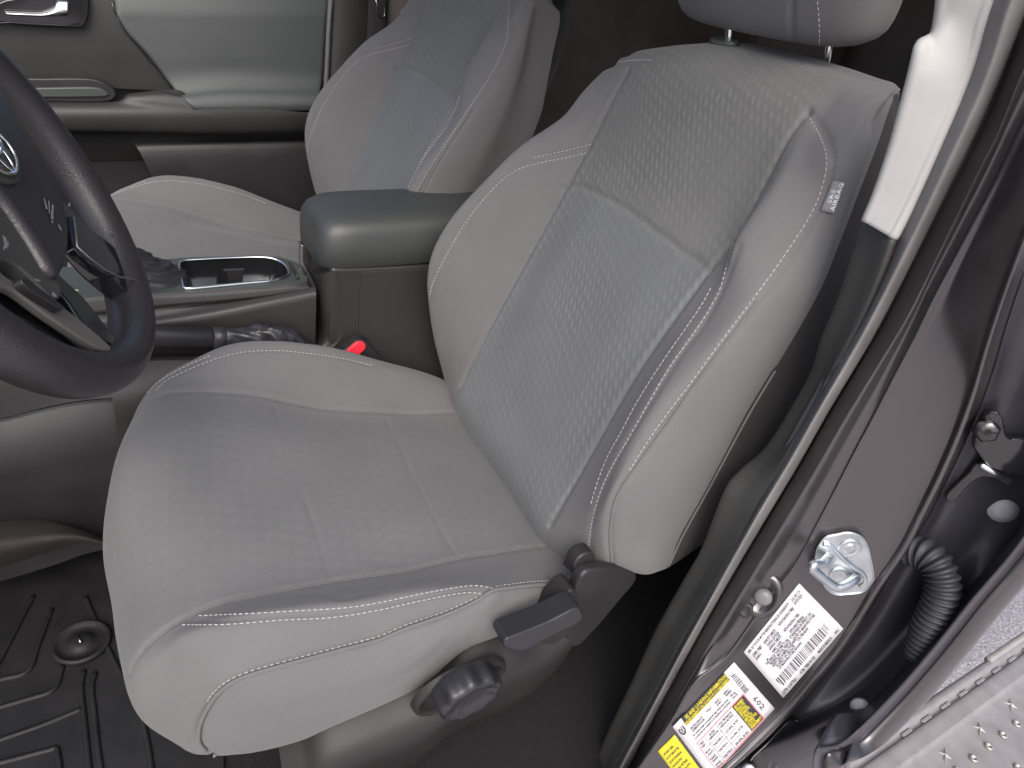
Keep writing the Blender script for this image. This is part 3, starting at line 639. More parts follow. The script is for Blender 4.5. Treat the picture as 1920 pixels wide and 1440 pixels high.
# armrest lid: rounded pad lofted from stacked outlines
def outline(x0, x1, y0, y1, z, r, n=56, slope=0.0, taper=0.0):
    t = np.linspace(0, 2*math.pi, n, endpoint=False); e = 2/r
    cx, cy = (x0+x1)/2, (y0+y1)/2; a, b = (x1-x0)/2, (y1-y0)/2
    X = cx+a*np.sign(np.cos(t))*abs(np.cos(t))**e; Y = cy+b*np.sign(np.sin(t))*abs(np.sin(t))**e
    X = cx+(X-cx)*(1+taper*(Y-cy)); return np.stack([X, Y, z+slope*(Y-y1)], 1)
def stack(name, rings, m, parent, capt=True, capb=True):
    n = len(rings[0]); V = np.vstack(rings); Fc = [(i*n+j, i*n+(j+1) % n, (i+1)*n+(j+1) % n, (i+1)*n+j) for i in range(len(rings)-1) for j in range(n)]
    if capb: Fc.append(tuple(range(n))[::-1])
    if capt: Fc.append(tuple((len(rings)-1)*n+j for j in range(n)))
    return mesh(name, V, Fc, m, parent)
LX0, LX1, LY0, LY1 = .305, .482, -.37, .004
rg = [(LX0+.006, LX1-.006, LY0, LY1-.004, .158, 7), (LX0, LX1, LY0, LY1, .163, 7), (LX0-.001, LX1+.001, LY0, LY1+.001, .195, 7), (LX0+.001, LX1-.001, LY0, LY1-.001, .216, 7), (LX0+.006, LX1-.006, LY0+.003, LY1-.007, .230, 6), (LX0+.016, LX1-.016, LY0+.012, LY1-.02, .240, 5.5), (LX0+.04, LX1-.04, LY0+.03, LY1-.05, .246, 4.5), (LX0+.07, LX1-.07, LY0+.12, LY1-.12, .249, 3)]
lid = stack('armrest_lid', [outline(*r[:4], r[4], r[5], slope=-.05) for r in rg], M['lid'], con)
box('armrest_box', (.308, -.37, -.3), (.47, -.012, .166), M['consl'], con, .008, 4)
box('side_panel', (.3055, -.37, -.3), (.31, -.062, .158), M['consl'], con, .0015, 2)
box('hinge_plate', (.43, -.008, .10), (.452, .006, .158), M['satin'], con, .002, 2)
# front arm of the armrest box flowing down to the tunnel
loft('box_front_fairing', [xcurve([(632, 508), (634, 560), (642, 610), (636, 640), (600, 668)], [.306]), xcurve([(606, 512), (606, 560), (612, 610), (606, 640), (570, 665)], [.318]), xcurve([(590, 512), (592, 570), (596, 620), (575, 650), (540, 664)], [.36])], M['consl'], con, nv=40, nu=6)
# top plate, band and side, all lofted along y
topf = [ux((40, 506), .455), ux((240, 494), .455), ux((345, 483), .455), ux((440, 481), .455), ux((510, 480), .453), ux((560, 494), .44), ux((572, 512), .40)]
topn = [ux((40, 566), .335), ux((240, 553), .335), ux((325, 549), .335), ux((420, 543), .335), ux((500, 537), .335), ux((555, 532), .335), ux((575, 528), .34)]
lipn = [p+A([-.004, 0, -.004]) for p in topn]
bandb = xcurve([(40, 606), (240, 583), (285, 578), (400, 567), (500, 556), (560, 546), (580, 540)], [.325, .33])
grv = [p+A([.008, 0, -.002]) for p in bandb]
ledge = xcurve([(40, 634), (240, 607), (285, 603), (400, 585), (500, 565), (560, 553), (592, 546)], [.318])
ledge2 = [p+A([-.003, 0, -.003]) for p in ledge]; low1 = [p+A([-.004, 0, -.03]) for p in ledge]; low2 = [p+A([-.002, 0, -.12]) for p in ledge]
# plate with the cup-holder opening cut out
cupo = [(336, 500), (343, 491), (380, 488), (440, 485), (485, 484), (512, 487), (532, 497), (541, 510), (537, 521), (512, 528), (470, 532), (420, 537), (352, 543), (343, 536)]
def xof(p):   # plate height field: x from picture position between near and far edge
    pn = cr(A(topn), 60); pf = cr(A(topf), 60); V = np.vstack([pn, pf]); return V
plate_V = np.array([cr(A(topf), 60), cr(A(topn), 60)]); pl_b = bvh_of(plate_V.reshape(-1, 3), grid_faces(2, 60))
cup3 = [A(h) for h in hits(pl_b, cr(A(smoothpoly(cupo, 80)), 80))]
n80 = len(cup3); outer_ = list(cr(A(topf), 40))+list(cr(A(topn), 40)[::-1])
def match_ring(inner, outer):
    # radial correspondence about the inner centre
    c = A(inner).mean(0); ai = [math.atan2(p[1]-c[1], p[0]-c[0]) for p in inner]; O = A(outer); O = np.vstack([O, O[:1]]); L = np.concatenate([[0], np.cumsum(np.linalg.norm(np.diff(O, axis=0), axis=1))])
    D = np.stack([np.interp(np.linspace(0, L[-1], 1200), L, O[:, k]) for k in range(3)], 1); ao = np.arctan2(D[:, 1]-c[1], D[:, 0]-c[0]); r = []
    for a in ai: d = np.abs((ao-a+math.pi) % (2*math.pi)-math.pi); r.append(D[int(np.argmin(d))])
    return A(r)
oo = match_ring(cup3, outer_); V = np.vstack([A(cup3), oo]); mesh('top_plate', V, [(j, (j+1) % n80, n80+(j+1) % n80, n80+j) for j in range(n80)], M['trimp'], con, smooth=False)
tube('chrome_ring', [p+A([0, 0, .0018]) for p in cup3], .0026, M['chrome'], con, 10, closed=True)
cc = A(cup3).mean(0); inn = [c_+(cc-c_)*.05+A([0, 0, -.07]) for c_ in cup3]; V = np.vstack([A(cup3), A(inn), [cc+A([0, 0, -.07])]])
mesh('cup_well', V, [(j, (j+1) % n80, n80+(j+1) % n80, n80+j) for j in range(n80)]+[(n80+j, n80+(j+1) % n80, 2*n80) for j in range(n80)], M['gloss'], con)
dv = ux((443, 520), .40); 
prism('divider_clip', [dv+A(q) for q in ((0, .02, .014), (0, -.014, .014), (0, -.012, .008), (0, -.007, -.03), (0, .008, -.03), (0, .014, .008))], A([.006, 0, 0]), M['plas'], con, .0012)
prism('end_slot', [h for h in hits(pl_b, A([(541, 493), (547, 495), (562, 524), (557, 526)], float))] if len(hits(pl_b, A([(541, 493), (547, 495), (562, 524), (557, 526)], float))) == 4 else [ux(p, .39) for p in ((541, 493), (547, 495), (562, 524), (557, 526))], A([0, 0, .003]), M['gloss'], con, .001)
loftlin('side_band', [topn, lipn, bandb, grv, [p+A([.008, 0, .004]) for p in ledge], ledge, ledge2, low1, low2], M['consl'], con, nv=60, sub=3)
loftlin('far_skirt', [topf, [p+A([.012, 0, -.012]) for p in topf], [p+A([.02, 0, -.2]) for p in topf]], M['consl'], con, nv=30)
loft('rear_edge', [xcurve([(562, 494), (575, 515), (590, 548)], [.44, .38, .318]), xcurve([(568, 492), (583, 515), (596, 548)], [.44, .38, .316]), xcurve([(576, 500), (592, 530), (600, 600)], [.44, .38, .33])], M['plas'], con, nv=20, nu=4)
# tray round the brake lever and the tunnel flank
loftlin('lower_tray', [[p+A([0, 0, -.06]) for p in xcurve([(230, 655), (400, 655), (560, 640), (640, 640)], [.30])], xcurve([(200, 672), (300, 668), (380, 666), (500, 664), (640, 668)], [.285]), xcurve([(200, 680), (300, 677), (380, 676), (500, 672), (640, 680)], [.262]), [p+A([-.004, 0, -.30]) for p in xcurve([(200, 680), (300, 677), (380, 676), (500, 672), (640, 680)], [.262])]], M['consl'], con, nv=50)
loft('tunnel_side_trim', [xcurve([(-60, 690), (100, 700), (200, 690), (440, 680)], [.295]), xcurve([(-60, 722), (100, 726), (200, 727), (440, 727)], [.288]), xcurve([(-60, 790), (0, 785), (80, 765), (160, 750), (250, 745), (440, 746)], [.282])], M['consl'], con, nv=40, nu=4)
tube('trim_bead', [p+A([-.003, 0, 0]) for p in xcurve([(205, 727), (250, 727), (300, 727)], [.288])], .0014, M['satin'], con, 8)
loftlin('tunnel_side', [xcurve([(-60, 792), (0, 787), (80, 767), (160, 752), (250, 747), (440, 748)], [.282]), xcurve([(-60, 800), (0, 794), (80, 774), (160, 759), (250, 754), (440, 754)], [.277]), xcurve([(-60, 1100), (0, 1090), (100, 1060), (200, 1030), (440, 1000)], [.262])], M['plas'], con, nv=40)

# shifter boot
gb = thing('gear_shifter_boot', 'wrinkled black leather gear lever boot in front of the cup holder', 'gear boot', tuple(ux((280, 545), .39)))
def wrinkle_blob(name, rings, m, parent, amp, f=9, seed=1, nseg=72, rows=40):
    rg = A([cr(A(r), nseg) if False else A(r) for r in rings]); r = np.random.default_rng(seed)
    G = np.array([cr(rg[:, k], rows) for k in range(rg.shape[1])])
    V = G.reshape(-1, 3); Fc = grid_faces(len(G), rows, True); N = vnormals(V, Fc)
    ph = r.uniform(0, 6.28, 6); d = np.zeros(len(V)); a = np.repeat(np.linspace(0, 2*math.pi, len(G), endpoint=False), rows); b = np.tile(np.linspace(0, 1, rows), len(G))
    for k in range(6): q = np.sin(a*(k % 4+1)+b*f*(1+k*.5)+ph[k]+1.5*np.sin(a*2+b*5+ph[(k+1) % 6])); d += (1-np.abs(q)**.6)*amp/(1+k*.4)
    env = np.sin(np.pi*np.clip(b, .03, 1))**.5; return mesh(name, V+N*(d*env)[:, None], Fc, m, parent)
def ring(c, a, b, nx, ny, n=72): t = np.linspace(0, 2*math.pi, n, endpoint=False); return A([A(c)+A(nx)*a*math.cos(q)+A(ny)*b*math.sin(q) for q in t])
bc = ux((270, 525), .395)
wrinkle_blob('boot', [ring(bc+A([0, .0, -.015]), .052, .062, (1, 0, 0), (0, 1, 0)), ring(bc+A([0, 0, .004]), .048, .058, (1, 0, 0), (0, 1, 0)), ring(bc+A([0, .012, .022]), .033, .04, (1, 0, 0), (0, 1, 0)), ring(bc+A([0, .025, .05]), .018, .02, (1, 0, 0), (0, 1, 0))], M['leather'], gb, .006, 6, 3)
tube('boot_frame', [bc+A([.055*math.copysign(abs(math.cos(t))**.4, math.cos(t)), .064*math.copysign(abs(math.sin(t))**.4, math.sin(t)), -.006]) for t in np.linspace(0, 6.283, 48, endpoint=False)], .003, M['plas'], gb, 8, True)
# parking brake
pb_ = thing('parking_brake', 'black parking brake lever with wrinkled leather boot beside the driver seat', 'hand brake', tuple(ux((400, 640), .285)))
ga = ux((200, 628), .285); gbb = ux((398, 634), .285); gd = (gbb-ga)/np.linalg.norm(gbb-ga)
up_ = A([0, 0, 1.]); s_ = np.cross(gd, up_); s_ /= np.linalg.norm(s_); u_ = np.cross(s_, gd)
def gring(c, a, b): return A([c+s_*a*math.copysign(abs(math.cos(q))**.75, math.cos(q))+u_*b*math.copysign(abs(math.sin(q))**.75, math.sin(q)) for q in np.linspace(0, 2*math.pi, 40, endpoint=False)])
stack('grip', [gring(ga, .012, .014), gring(ga+gd*.004, .014, .0165), gring(ga*.5+gbb*.5, .0145, .0165), gring(gbb-gd*.002, .014, .0155), gring(gbb, .0125, .014)], M['plas'], pb_)
stack('collar', [gring(gbb, .013, .0145), gring(gbb+gd*.001, .0155, .017), gring(gbb+gd*.016, .0155, .017), gring(gbb+gd*.018, .014, .016)], M['leather'], pb_)
be = ux((640, 668), .295); bm_ = ux((515, 640), .285)
wrinkle_blob('boot', [gring(gbb+gd*.014, .014, .016), gring(gbb+gd*.045+u_*-.002, .019, .024), gring(bm_+u_*-.002, .024, .036), gring(bm_*.5+be*.5+u_*-.012, .028, .034), gring(be+u_*-.03, .03, .02)], M['leather'], pb_, .008, 11, 5)
# buckle
bk_ = thing('seat_belt_buckle', 'black seat belt buckle with red release button beside the driver cushion', 'belt buckle', tuple(ux((675, 690), .275)))
bcn = ux((672, 668), .272); ba = ux((684, 645), .272)-ux((650, 672), .272); ba /= np.linalg.norm(ba)
rb = smoothpoly([ux(p, .270) for p in [(645, 668), (652, 658), (668, 644), (680, 642), (686, 648), (684, 656), (668, 670), (656, 676), (648, 676)]], 36); prism('release_button', rb, A([.016, 0, 0]), M['red'], bk_, .002)
prism('buckle_body', smoothpoly([ux(p, .2745) for p in [(638, 668), (655, 650), (672, 638), (690, 641), (696, 650), (712, 668), (722, 690), (690, 720), (655, 700)]], 40), A([.022, 0, 0]), M['plas'], bk_, .003)

# ================================================================ STEERING WHEEL
sw = thing('steering_wheel', 'black leather steering wheel with silver lower spoke trim at the left edge', 'steering wheel', (0, .40, .35))
W0 = A([-.027, .37, .398]); wt, wy = .513, -.176
WX = A([math.cos(wy), math.sin(wy), 0]); WY = math.sin(wt)*A([-math.sin(wy), math.cos(wy), 0])+math.cos(wt)*A([0, 0, 1]); WN = np.cross(WX, WY); RW = .199-.0195
def wp(px, py, h=0):
    d = ray(px, py); c = W0+WN*h; return CAM+d*(((c-CAM)@WN)/(d@WN))
def wr(a, r=RW, h=0): return W0+WX*r*math.cos(a)+WY*r*math.sin(a)+WN*h
V = []; Fc = []; n1, n2 = 160, 28
for i in range(n1):
    a = 2*math.pi*i/n1; er = WX*math.cos(a)+WY*math.sin(a)
    for j in range(n2):
        b = 2*math.pi*j/n2; V.append(W0+er*(RW+.0195*math.cos(b))+WN*.023*math.sin(b))
    for j in range(n2): Fc.append((i*n2+j, i*n2+(j+1) % n2, ((i+1) % n1)*n2+(j+1) % n2, ((i+1) % n1)*n2+j))
mesh('rim', V, Fc, M['wleather'], sw)
def wpoly(pts, h): return [wp(x, y, h) for x, y in pts]
def wslab(name, pts, h, th, m, bev=.002, smooth_=True, n=48):
    P = wpoly(pts, h); P = smoothpoly(P, n) if smooth_ else P; return prism(name, P, -WN*th, m, sw, bev, 4)
wslab('airbag_cover', [(-200, 60), (-60, 100), (10, 175), (45, 235), (95, 310), (122, 372), (134, 420), (134, 470), (118, 520), (104, 512), (70, 455), (30, 395), (-10, 345), (-120, 260)], .034, .03, M['wleather'], .010)
wslab('thumb_rest', [(-60, 330), (0, 385), (40, 430), (85, 490), (118, 545), (100, 560), (60, 520), (20, 490), (-60, 470)], .026, .028, M['plasw'], .005)
wslab('right_spoke', [(60, 340), (118, 375), (160, 420), (215, 462), (240, 500), (262, 560), (200, 515), (150, 460), (125, 430), (80, 420)], .010, .02, M['gloss'], .003)
wslab('right_spoke_trim', [(133, 402), (143, 412), (178, 438), (212, 478), (226, 510), (214, 516), (190, 508), (165, 488), (141, 466), (136, 436)], .017, .01, M['gloss'], .0025)
tube('trim_edge', [p+WN*.001 for p in wpoly([(136, 408), (140, 436), (143, 464), (168, 486), (194, 506), (222, 520), (250, 524), (258, 532)], .016)], .0011, M['satin'], sw, 8)
tube('trim_edge', [p for p in wpoly([(196, 430), (210, 440), (222, 452)], .013)], .0008, M['satin'], sw, 8)
wslab('lower_spoke', [(-80, 420), (20, 480), (70, 530), (120, 555), (160, 610), (230, 660), (250, 665), (262, 650), (225, 640), (160, 560), (118, 520), (30, 440)], .006, .02, M['gloss'], .004)
wslab('lower_spoke_trim', [(-30, 480), (15, 520), (40, 528), (90, 555), (140, 590), (190, 632), (212, 655), (190, 655), (150, 632), (90, 592), (30, 548), (-30, 520)], .018, .008, M['beige'], .0025)
wslab('lower_spoke_back', [(-90, 470), (0, 500), (70, 545), (150, 600), (225, 655), (238, 675), (215, 690), (150, 665), (70, 612), (-20, 575), (-100, 560)], .004, .02, M['gloss'], .004)
wslab('button_bar', [(42, 518), (50, 522), (118, 572), (120, 578), (112, 578), (60, 545), (42, 528)], .0255, .008, M['plas'], .0015)
wslab('rim_inset', [(225, 640), (236, 642), (258, 652), (272, 660), (268, 682), (252, 702), (246, 692), (240, 668)], .0, .012, M['gloss'], .002)
tube('inset_edge', wpoly([(238, 640), (258, 646), (272, 660), (276, 668)], .012), .0008, M['satin'], sw, 8)
# badge and small white symbols
ec = wp(-12, 285, .036)
def oval(cx, cy, a, b, h, n=48): return [ec+WX*(cx+a*math.cos(t))+WY*(cy+b*math.sin(t))+WN*h for t in np.linspace(0, 2*math.pi, n, endpoint=False)]
prism('badge_recess', oval(0, 0, .034, .025, .0008), -WN*.004, M['plasw'], sw, .001)
bg_ = tube('badge', oval(0, 0, .0255, .018, .003), .0016, M['chrome'], sw, 10, True)
for (cx, cy, a, b) in ((0, 0, .0085, .0165), (0, .006, .018, .008)):
    t_ = tube('badge_ring', oval(cx, cy, a, b, .003), .0012, M['chrome'], sw, 8, True)
for pts in ([(82, 372), (86, 392), (90, 392), (84, 372)], [(90, 376), (92, 400), (94, 400), (93, 377)], [(97, 383), (101, 384), (100, 412), (95, 410)], [(100, 414), (96, 413), (97, 418), (99, 419)], [(108, 418), (113, 424), (117, 434), (111, 428)], [(4, 440), (12, 446), (14, 462), (6, 470), (8, 456)], [(14, 452), (17, 454), (13, 470)], [(128, 380), (132, 381), (132, 388), (128, 387)], [(64, 522), (68, 527), (76, 528), (75, 525), (69, 523)], [(99, 546), (97, 552), (101, 557), (108, 556)]):
    mesh('button_symbol', wpoly(pts, .0352 if pts[0][1] < 500 else .0285), [tuple(range(len(pts)))], M['symb'], sw, smooth=False)
tube('steering_column', [W0-WN*.02, W0-WN*.12, W0-WN*.45], .045, M['plas'], sw, 24)
disp = thing('console_display', 'small lit console display peeking past the steering wheel spoke', 'display', tuple(ux((150, 556), .36)))
prism('screen', smoothpoly([ux(p, .36) for p in ((128, 544), (150, 546), (162, 560), (150, 566), (130, 560))], 24), A([.004, 0, 0]), M['yell2'], disp, .001)
prism('screen_mark', [ux(p, .357) for p in ((143, 560), (156, 560), (155, 565), (145, 565))], A([.001, 0, 0]), mat('blue_print', (.03, .06, .6), .4), disp, .0003)

# ================================================================ PASSENGER DOOR
pd = thing('passenger_door', 'far side door with dark upper panel, grey insert, armrest and chrome inner handle', 'car door', (1.13, .1, -.3))
XD = 1.13
box('door_shell', (1.165, -.232, -.42), (1.2, .95, .56), M['doord'], pd, .01)
loft('upper_panel', [xcurve([(-200, -60), (60, -60), (204, -60)], [1.15]), xcurve([(-200, 30), (100, 30), (222, 32)], [1.14]), xcurve([(-200, 90), (100, 90), (272, 92)], [1.138]), xcurve([(-200, 130), (100, 130), (302, 133)], [1.14]), xcurve([(-200, 158), (100, 160), (330, 172)], [1.142])], M['doord'], pd, nv=30, nu=5)
gi = [[(205, -60), (420, -60), (622, -60)], [(216, 10), (420, 14), (616, 14)], [(225, 45), (420, 48), (612, 48)], [(280, 105), (440, 100), (608, 100)], [(312, 148), (440, 138), (604, 148)], [(336, 178), (440, 168), (600, 170)], [(345, 186), (440, 180), (600, 182)], [(357, 198), (440, 196), (600, 194)], [(370, 207), (440, 208), (598, 205)]]
gx = [1.17, 1.138, 1.134, 1.136, 1.138, 1.12, 1.09, 1.08, 1.084]
loft('grey_insert', [xcurve(c, [x]) for c, x in zip(gi, gx)], M['doorg'], pd, nv=40, nu=6, thick=-.004)
tube('insert_gap', [p+A([-.002, 0, 0]) for p in xcurve([(208, 0), (216, 22), (236, 60), (300, 135), (345, 192), (368, 209), (440, 210), (598, 207)], [1.134, 1.132, 1.125, 1.08])], .0018, M['gloss'], pd, 6)
loft('armrest', [xcurve([(-200, 182), (200, 190), (240, 176), (330, 168), (350, 180)], [1.12, 1.11]), xcurve([(-200, 192), (200, 196), (260, 184), (345, 182), (372, 210)], [1.09]), xcurve([(-200, 215), (200, 215), (400, 214), (600, 212)], [1.075]), xcurve([(-200, 240), (250, 245), (420, 246), (600, 240)], [1.08]), xcurve([(-200, 250), (250, 254), (420, 256), (600, 252)], [1.10]), xcurve([(-200, 300), (250, 300), (420, 275), (600, 268)], [1.14])], M['doord'], pd, nv=50, nu=5)
slab_ = smoothpoly([ux(p, 1.105) for p in ((-150, 146), (60, 147), (160, 147), (195, 155), (218, 172), (214, 186), (190, 192), (60, 192), (-150, 190))], 60); prism('pull_cup_surround', slab_, A([.02, 0, 0]), M['plas'], pd, .004)
prism('pull_cup', smoothpoly([ux(p, 1.1) for p in ((-150, 166), (60, 165), (175, 164), (200, 172), (206, 178), (185, 182), (60, 183), (-150, 182))], 60), A([.01, 0, 0]), M['trimp'], pd, .003)
loft('lower_panel', [xcurve([(-200, 258), (250, 262), (420, 262), (620, 256)], [1.125]), xcurve([(-200, 330), (250, 320), (420, 300), (620, 300)], [1.145]), xcurve([(-200, 560), (250, 560), (420, 520), (640, 480)], [1.14])], M['plas'], pd, nv=30, nu=6)
loft('door_pocket', [xcurve([(240, 262), (420, 264), (600, 262)], [1.125]), xcurve([(262, 285), (420, 280), (600, 278)], [1.10]), xcurve([(300, 370), (430, 380), (610, 390)], [1.095]), xcurve([(330, 460), (450, 460), (620, 460)], [1.10])], M['plas'], pd, nv=30, nu=5)
# handle
prism('handle_recess', smoothpoly([ux(p, 1.118) for p in ((-80, 12), (0, 6), (10, 0), (150, -20), (166, 10), (158, 48), (130, 52), (40, 48), (6, 42), (-80, 44))], 50), A([.02, 0, 0]), M['gloss'], pd, .003)
loft('inner_handle', [xcurve([(8, 20), (50, 22), (80, 22), (100, 14), (108, 2), (128, 2)], [1.107]), xcurve([(12, 26), (55, 28), (86, 28), (112, 22), (128, 20)], [1.1]), xcurve([(14, 29), (58, 31), (92, 31), (124, 30), (128, 28)], [1.108])], M['chrome'], pd, nv=40, nu=4, thick=.003)
tube('recess_edge', xcurve([(-60, 47), (20, 42), (50, 44), (120, 48), (150, 44)], [1.115]), .0016, M['plas'], pd, 6)

# far pillar and the belt hanging on it
fp = thing('far_pillar', 'dark pillar trim between the far door and the rear of the cab', 'pillar', (1.13, -.3, -.3))
loft('trim_panel', [xcurve([(612, -60), (606, 60), (600, 180), (596, 380)], [1.16]), xcurve([(622, -60), (618, 60), (612, 180), (604, 380)], [1.12]), xcurve([(655, -60), (650, 60), (645, 180), (640, 380)], [1.11]), xcurve([(690, -60), (686, 60), (680, 180), (670, 380)], [1.12]), xcurve([(760, -60), (750, 60), (740, 180), (720, 380)], [1.16])], M['plasw'], fp, nv=30, nu=4)
tube('door_weatherstrip', xcurve([(624, -60), (616, 60), (611, 170), (600, 380)], [1.108]), .006, M['rubber'], fp, 10)
sbt = thing('seat_belt', 'dark seat belt webbing hanging on the far pillar with its metal latch and white tag', 'seat belt', tuple(ux((715, 60), 1.09)))
loft('webbing', [xcurve([(690, -60), (690, 20), (686, 90), (680, 160)], [1.09]), xcurve([(728, -60), (727, 20), (722, 90), (712, 160)], [1.085])], M['shell'], sbt, nv=20, nu=3, thick=.0015)
tube('latch_wire', xcurve([(702, -10), (707, 8), (708, 28), (713, 33), (721, 30), (722, 14)], [1.08]), .0016, M['chrome'], sbt, 8)
tube('latch_wire', xcurve([(722, -10), (723, 5), (722, 20)], [1.08]), .0016, M['plas'], sbt, 8)
prism('belt_tag', [ux(p, 1.07) for p in ((751, 22), (765, 6), (776, 14), (760, 32))], A([.002, 0, 0]), M['paper'], sbt, .0005)

# ================================================================ REAR OF THE CAB
rs = thing('rear_bench', 'dark rear bench seat seen behind the front seats', 'bench seat', (.4, -1.2, -.4))
box('bench_cushion', (-.25, -1.36, -.22), (1.08, -.9, -.03), M['void'], rs, .04, 5)
box('bench_backrest', (-.25, -1.52, -.05), (1.08, -1.37, .5), M['void'], rs, .05, 5)
box('bench_headrest', (-.12, -1.5, .5), (.14, -1.39, .68), M['void'], rs, .04, 5)
box('bench_headrest', (.66, -1.5, .5), (.92, -1.39, .68), M['void'], rs, .04, 5)
struct(box('rear_side_lining', (1.1, -1.6, -.4), (1.16, -.34, 1.04), M['void'], bevel=.01))
struct(box('rear_window_band', (-.32, -1.61, .352), (1.15, -1.56, 1.04), M['void'], bevel=0))

# ================================================================ B-PILLAR
bp = thing('b_pillar', 'dark metallic door pillar right of the driver seat with ivory upper trim and rubber seal', 'door pillar', (-.42, -.40, -.5))
wl = [(1768, -40), (1760, 30), (1755, 56), (1750, 68), (1738, 75), (1724, 84), (1718, 105), (1711, 135), (1694, 200), (1672, 280), (1645, 360), (1622, 415)]
wrr = [(1876, -40), (1846, 40), (1826, 110), (1795, 190), (1762, 265), (1733, 330), (1710, 380), (1692, 415), (1675, 447)]
XW = [-.318, -.322]
Lw = xcurve(wl, [-.31, -.322]); Rw = xcurve(wrr, [-.345, -.35]); mw = [a*.5+b*.5+A([-.001, .001, 0]) for a, b in zip(cr(Lw, 9), cr(Rw, 9))]
q1 = [a*.82+b*.18+A([-.001, .001, 0]) for a, b in zip(cr(Lw, 9), cr(Rw, 9))]; q3 = [a*.18+b*.82+A([-.001, .001, 0]) for a, b in zip(cr(Lw, 9), cr(Rw, 9))]
loft('upper_trim', [[p+A([.004, -.015, 0]) for p in Lw], Lw, q1, mw, q3, Rw, [p+A([.01, -.02, 0]) for p in Rw]], M['white'], bp, nv=60, nu=6, thick=.004)
tl_ = [(1624, 412), (1602, 480), (1576, 560), (1543, 640), (1528, 690), (1500, 745), (1440, 840), (1389, 887), (1362, 922), (1319, 1030), (1285, 1090), (1229, 1189), (1187, 1281), (1144, 1370), (1105, 1460)]
trr = [(1678, 440), (1655, 510), (1620, 590), (1580, 665), (1545, 730), (1508, 795), (1470, 865), (1432, 932), (1395, 1000), (1350, 1080), (1305, 1160), (1262, 1240), (1215, 1325), (1180, 1390), (1145, 1460)]
TL = xcurve(tl_, [-.305, -.30]); TR = xcurve(trr, [-.35, -.345]); n15 = 15
tc1 = [a*.75+b*.25+A([-.012, .004, 0]) for a, b in zip(cr(TL, n15), cr(TR, n15))]; tc2 = [a*.3+b*.7+A([-.01, .006, 0]) for a, b in zip(cr(TL, n15), cr(TR, n15))]
loft('lower_trim', [[p+A([.003, -.02, 0]) for p in TL], TL, tc1, tc2, TR, [p+A([.01, -.02, 0]) for p in TR]], M['plasw'], bp, nv=80, nu=6, thick=.003)
sl = [(1878, -40), (1848, 40), (1828, 110), (1797, 190), (1764, 265), (1735, 330), (1700, 405), (1665, 490), (1628, 575), (1588, 650), (1545, 728), (1500, 808), (1455, 888), (1400, 985), (1352, 1070), (1306, 1155), (1262, 1238), (1215, 1322), (1145, 1450)]
sc_ = [(1912, -40), (1884, 40), (1862, 110), (1836, 180), (1806, 245), (1768, 325), (1735, 395), (1698, 470), (1660, 545), (1618, 625), (1575, 700), (1528, 780), (1480, 865), (1424, 958), (1372, 1050), (1325, 1135), (1275, 1225), (1228, 1315), (1160, 1445)]
sg = [(1945, -40), (1918, 35), (1893, 100), (1864, 172), (1833, 242), (1794, 320), (1757, 395), (1715, 480), (1675, 560), (1635, 635), (1594, 703), (1548, 780), (1500, 865), (1446, 955), (1392, 1045), (1342, 1130), (1292, 1220), (1243, 1310), (1180, 1435)]
SL = xcurve(sl, [-.348, -.345]); SC = xcurve(sc_, [-.368, -.366]); SG_ = xcurve(sg, [-.362, -.36])
loft('door_seal', [[p+A([.012, -.01, 0]) for p in SL], SL, SC, [a*.4+b*.6+A([-.003, .001, 0]) for a, b in zip(cr(SC, 30), cr(SG_, 30))], SG_, [p+A([.012, -.004, 0]) for p in SG_]], M['rubber'], bp, nv=90, nu=7)
fl = [(1990, -20), (1960, 45), (1935, 100), (1903, 172), (1872, 250), (1832, 330), (1796, 405), (1752, 495), (1712, 580), (1668, 655), (1625, 725), (1580, 800), (1535, 880), (1482, 970), (1430, 1055), (1380, 1138), (1330, 1225), (1280, 1315), (1215, 1435)]
f2 = [(2005, -10), (1975, 55), (1950, 110), (1918, 185), (1886, 262), (1846, 345), (1806, 425), (1758, 520), (1715, 610), (1672, 680), (1630, 745), (1590, 800), (1545, 870), (1494, 950), (1440, 1040), (1392, 1118), (1345, 1200), (1296, 1280), (1232, 1395)]
fL = [(2030, 30), (1995, 90), (1960, 150), (1930, 205), (1912, 244), (1863, 345), (1810, 447), (1751, 560), (1715, 635), (1680, 702), (1645, 770), (1605, 845), (1545, 960), (1488, 1063), (1438, 1126), (1364, 1229), (1304, 1279), (1261, 1350), (1200, 1440), (1130, 1540)]
fR = [(2140, 60), (2075, 170), (2020, 260), (1960, 360), (1925, 440), (1882, 560), (1852, 655), (1830, 735), (1800, 820), (1770, 890), (1736, 960), (1700, 1031), (1647, 1109), (1590, 1205), (1538, 1270), (1472, 1349), (1398, 1418), (1350, 1460), (1272, 1542), (1190, 1640)]
FL1 = xcurve(fl, [-.392, -.388]); FLb = [a*.5+b*.5+A([-.008, .006, 0]) for a, b in zip(cr(SG_, 30), cr(FL1, 30))]
FFL = xcurve(fL, [-.402, -.40]); FFR = xcurve(fR, [-.462, -.455])
flt = [a*.45+b*.55+A([.006, -.004, 0]) for a, b in zip(cr(FL1, 40), cr(FFL, 40))]
loft('pillar_flange', [[p+A([.004, -.008, 0]) for p in SG_], [a*.9+b*.1+A([-.003, .002, 0]) for a, b in zip(cr(SG_, 30), cr(FL1, 30))], FLb, FL1, flt, [p+A([.0035, -.001, 0]) for p in FFL], FFL, [a*.94+b*.06+A([0, -.003, 0]) for a, b in zip(cr(FFL, 40), cr(FFR, 40))]], M['paint'], bp, nv=110, nu=7)
fa = cr(FFL, 60); fb = cr(FFR, 60)
def lerp(f, d=(0, 0, 0)): return fa*(1-f)+fb*f+A(d)
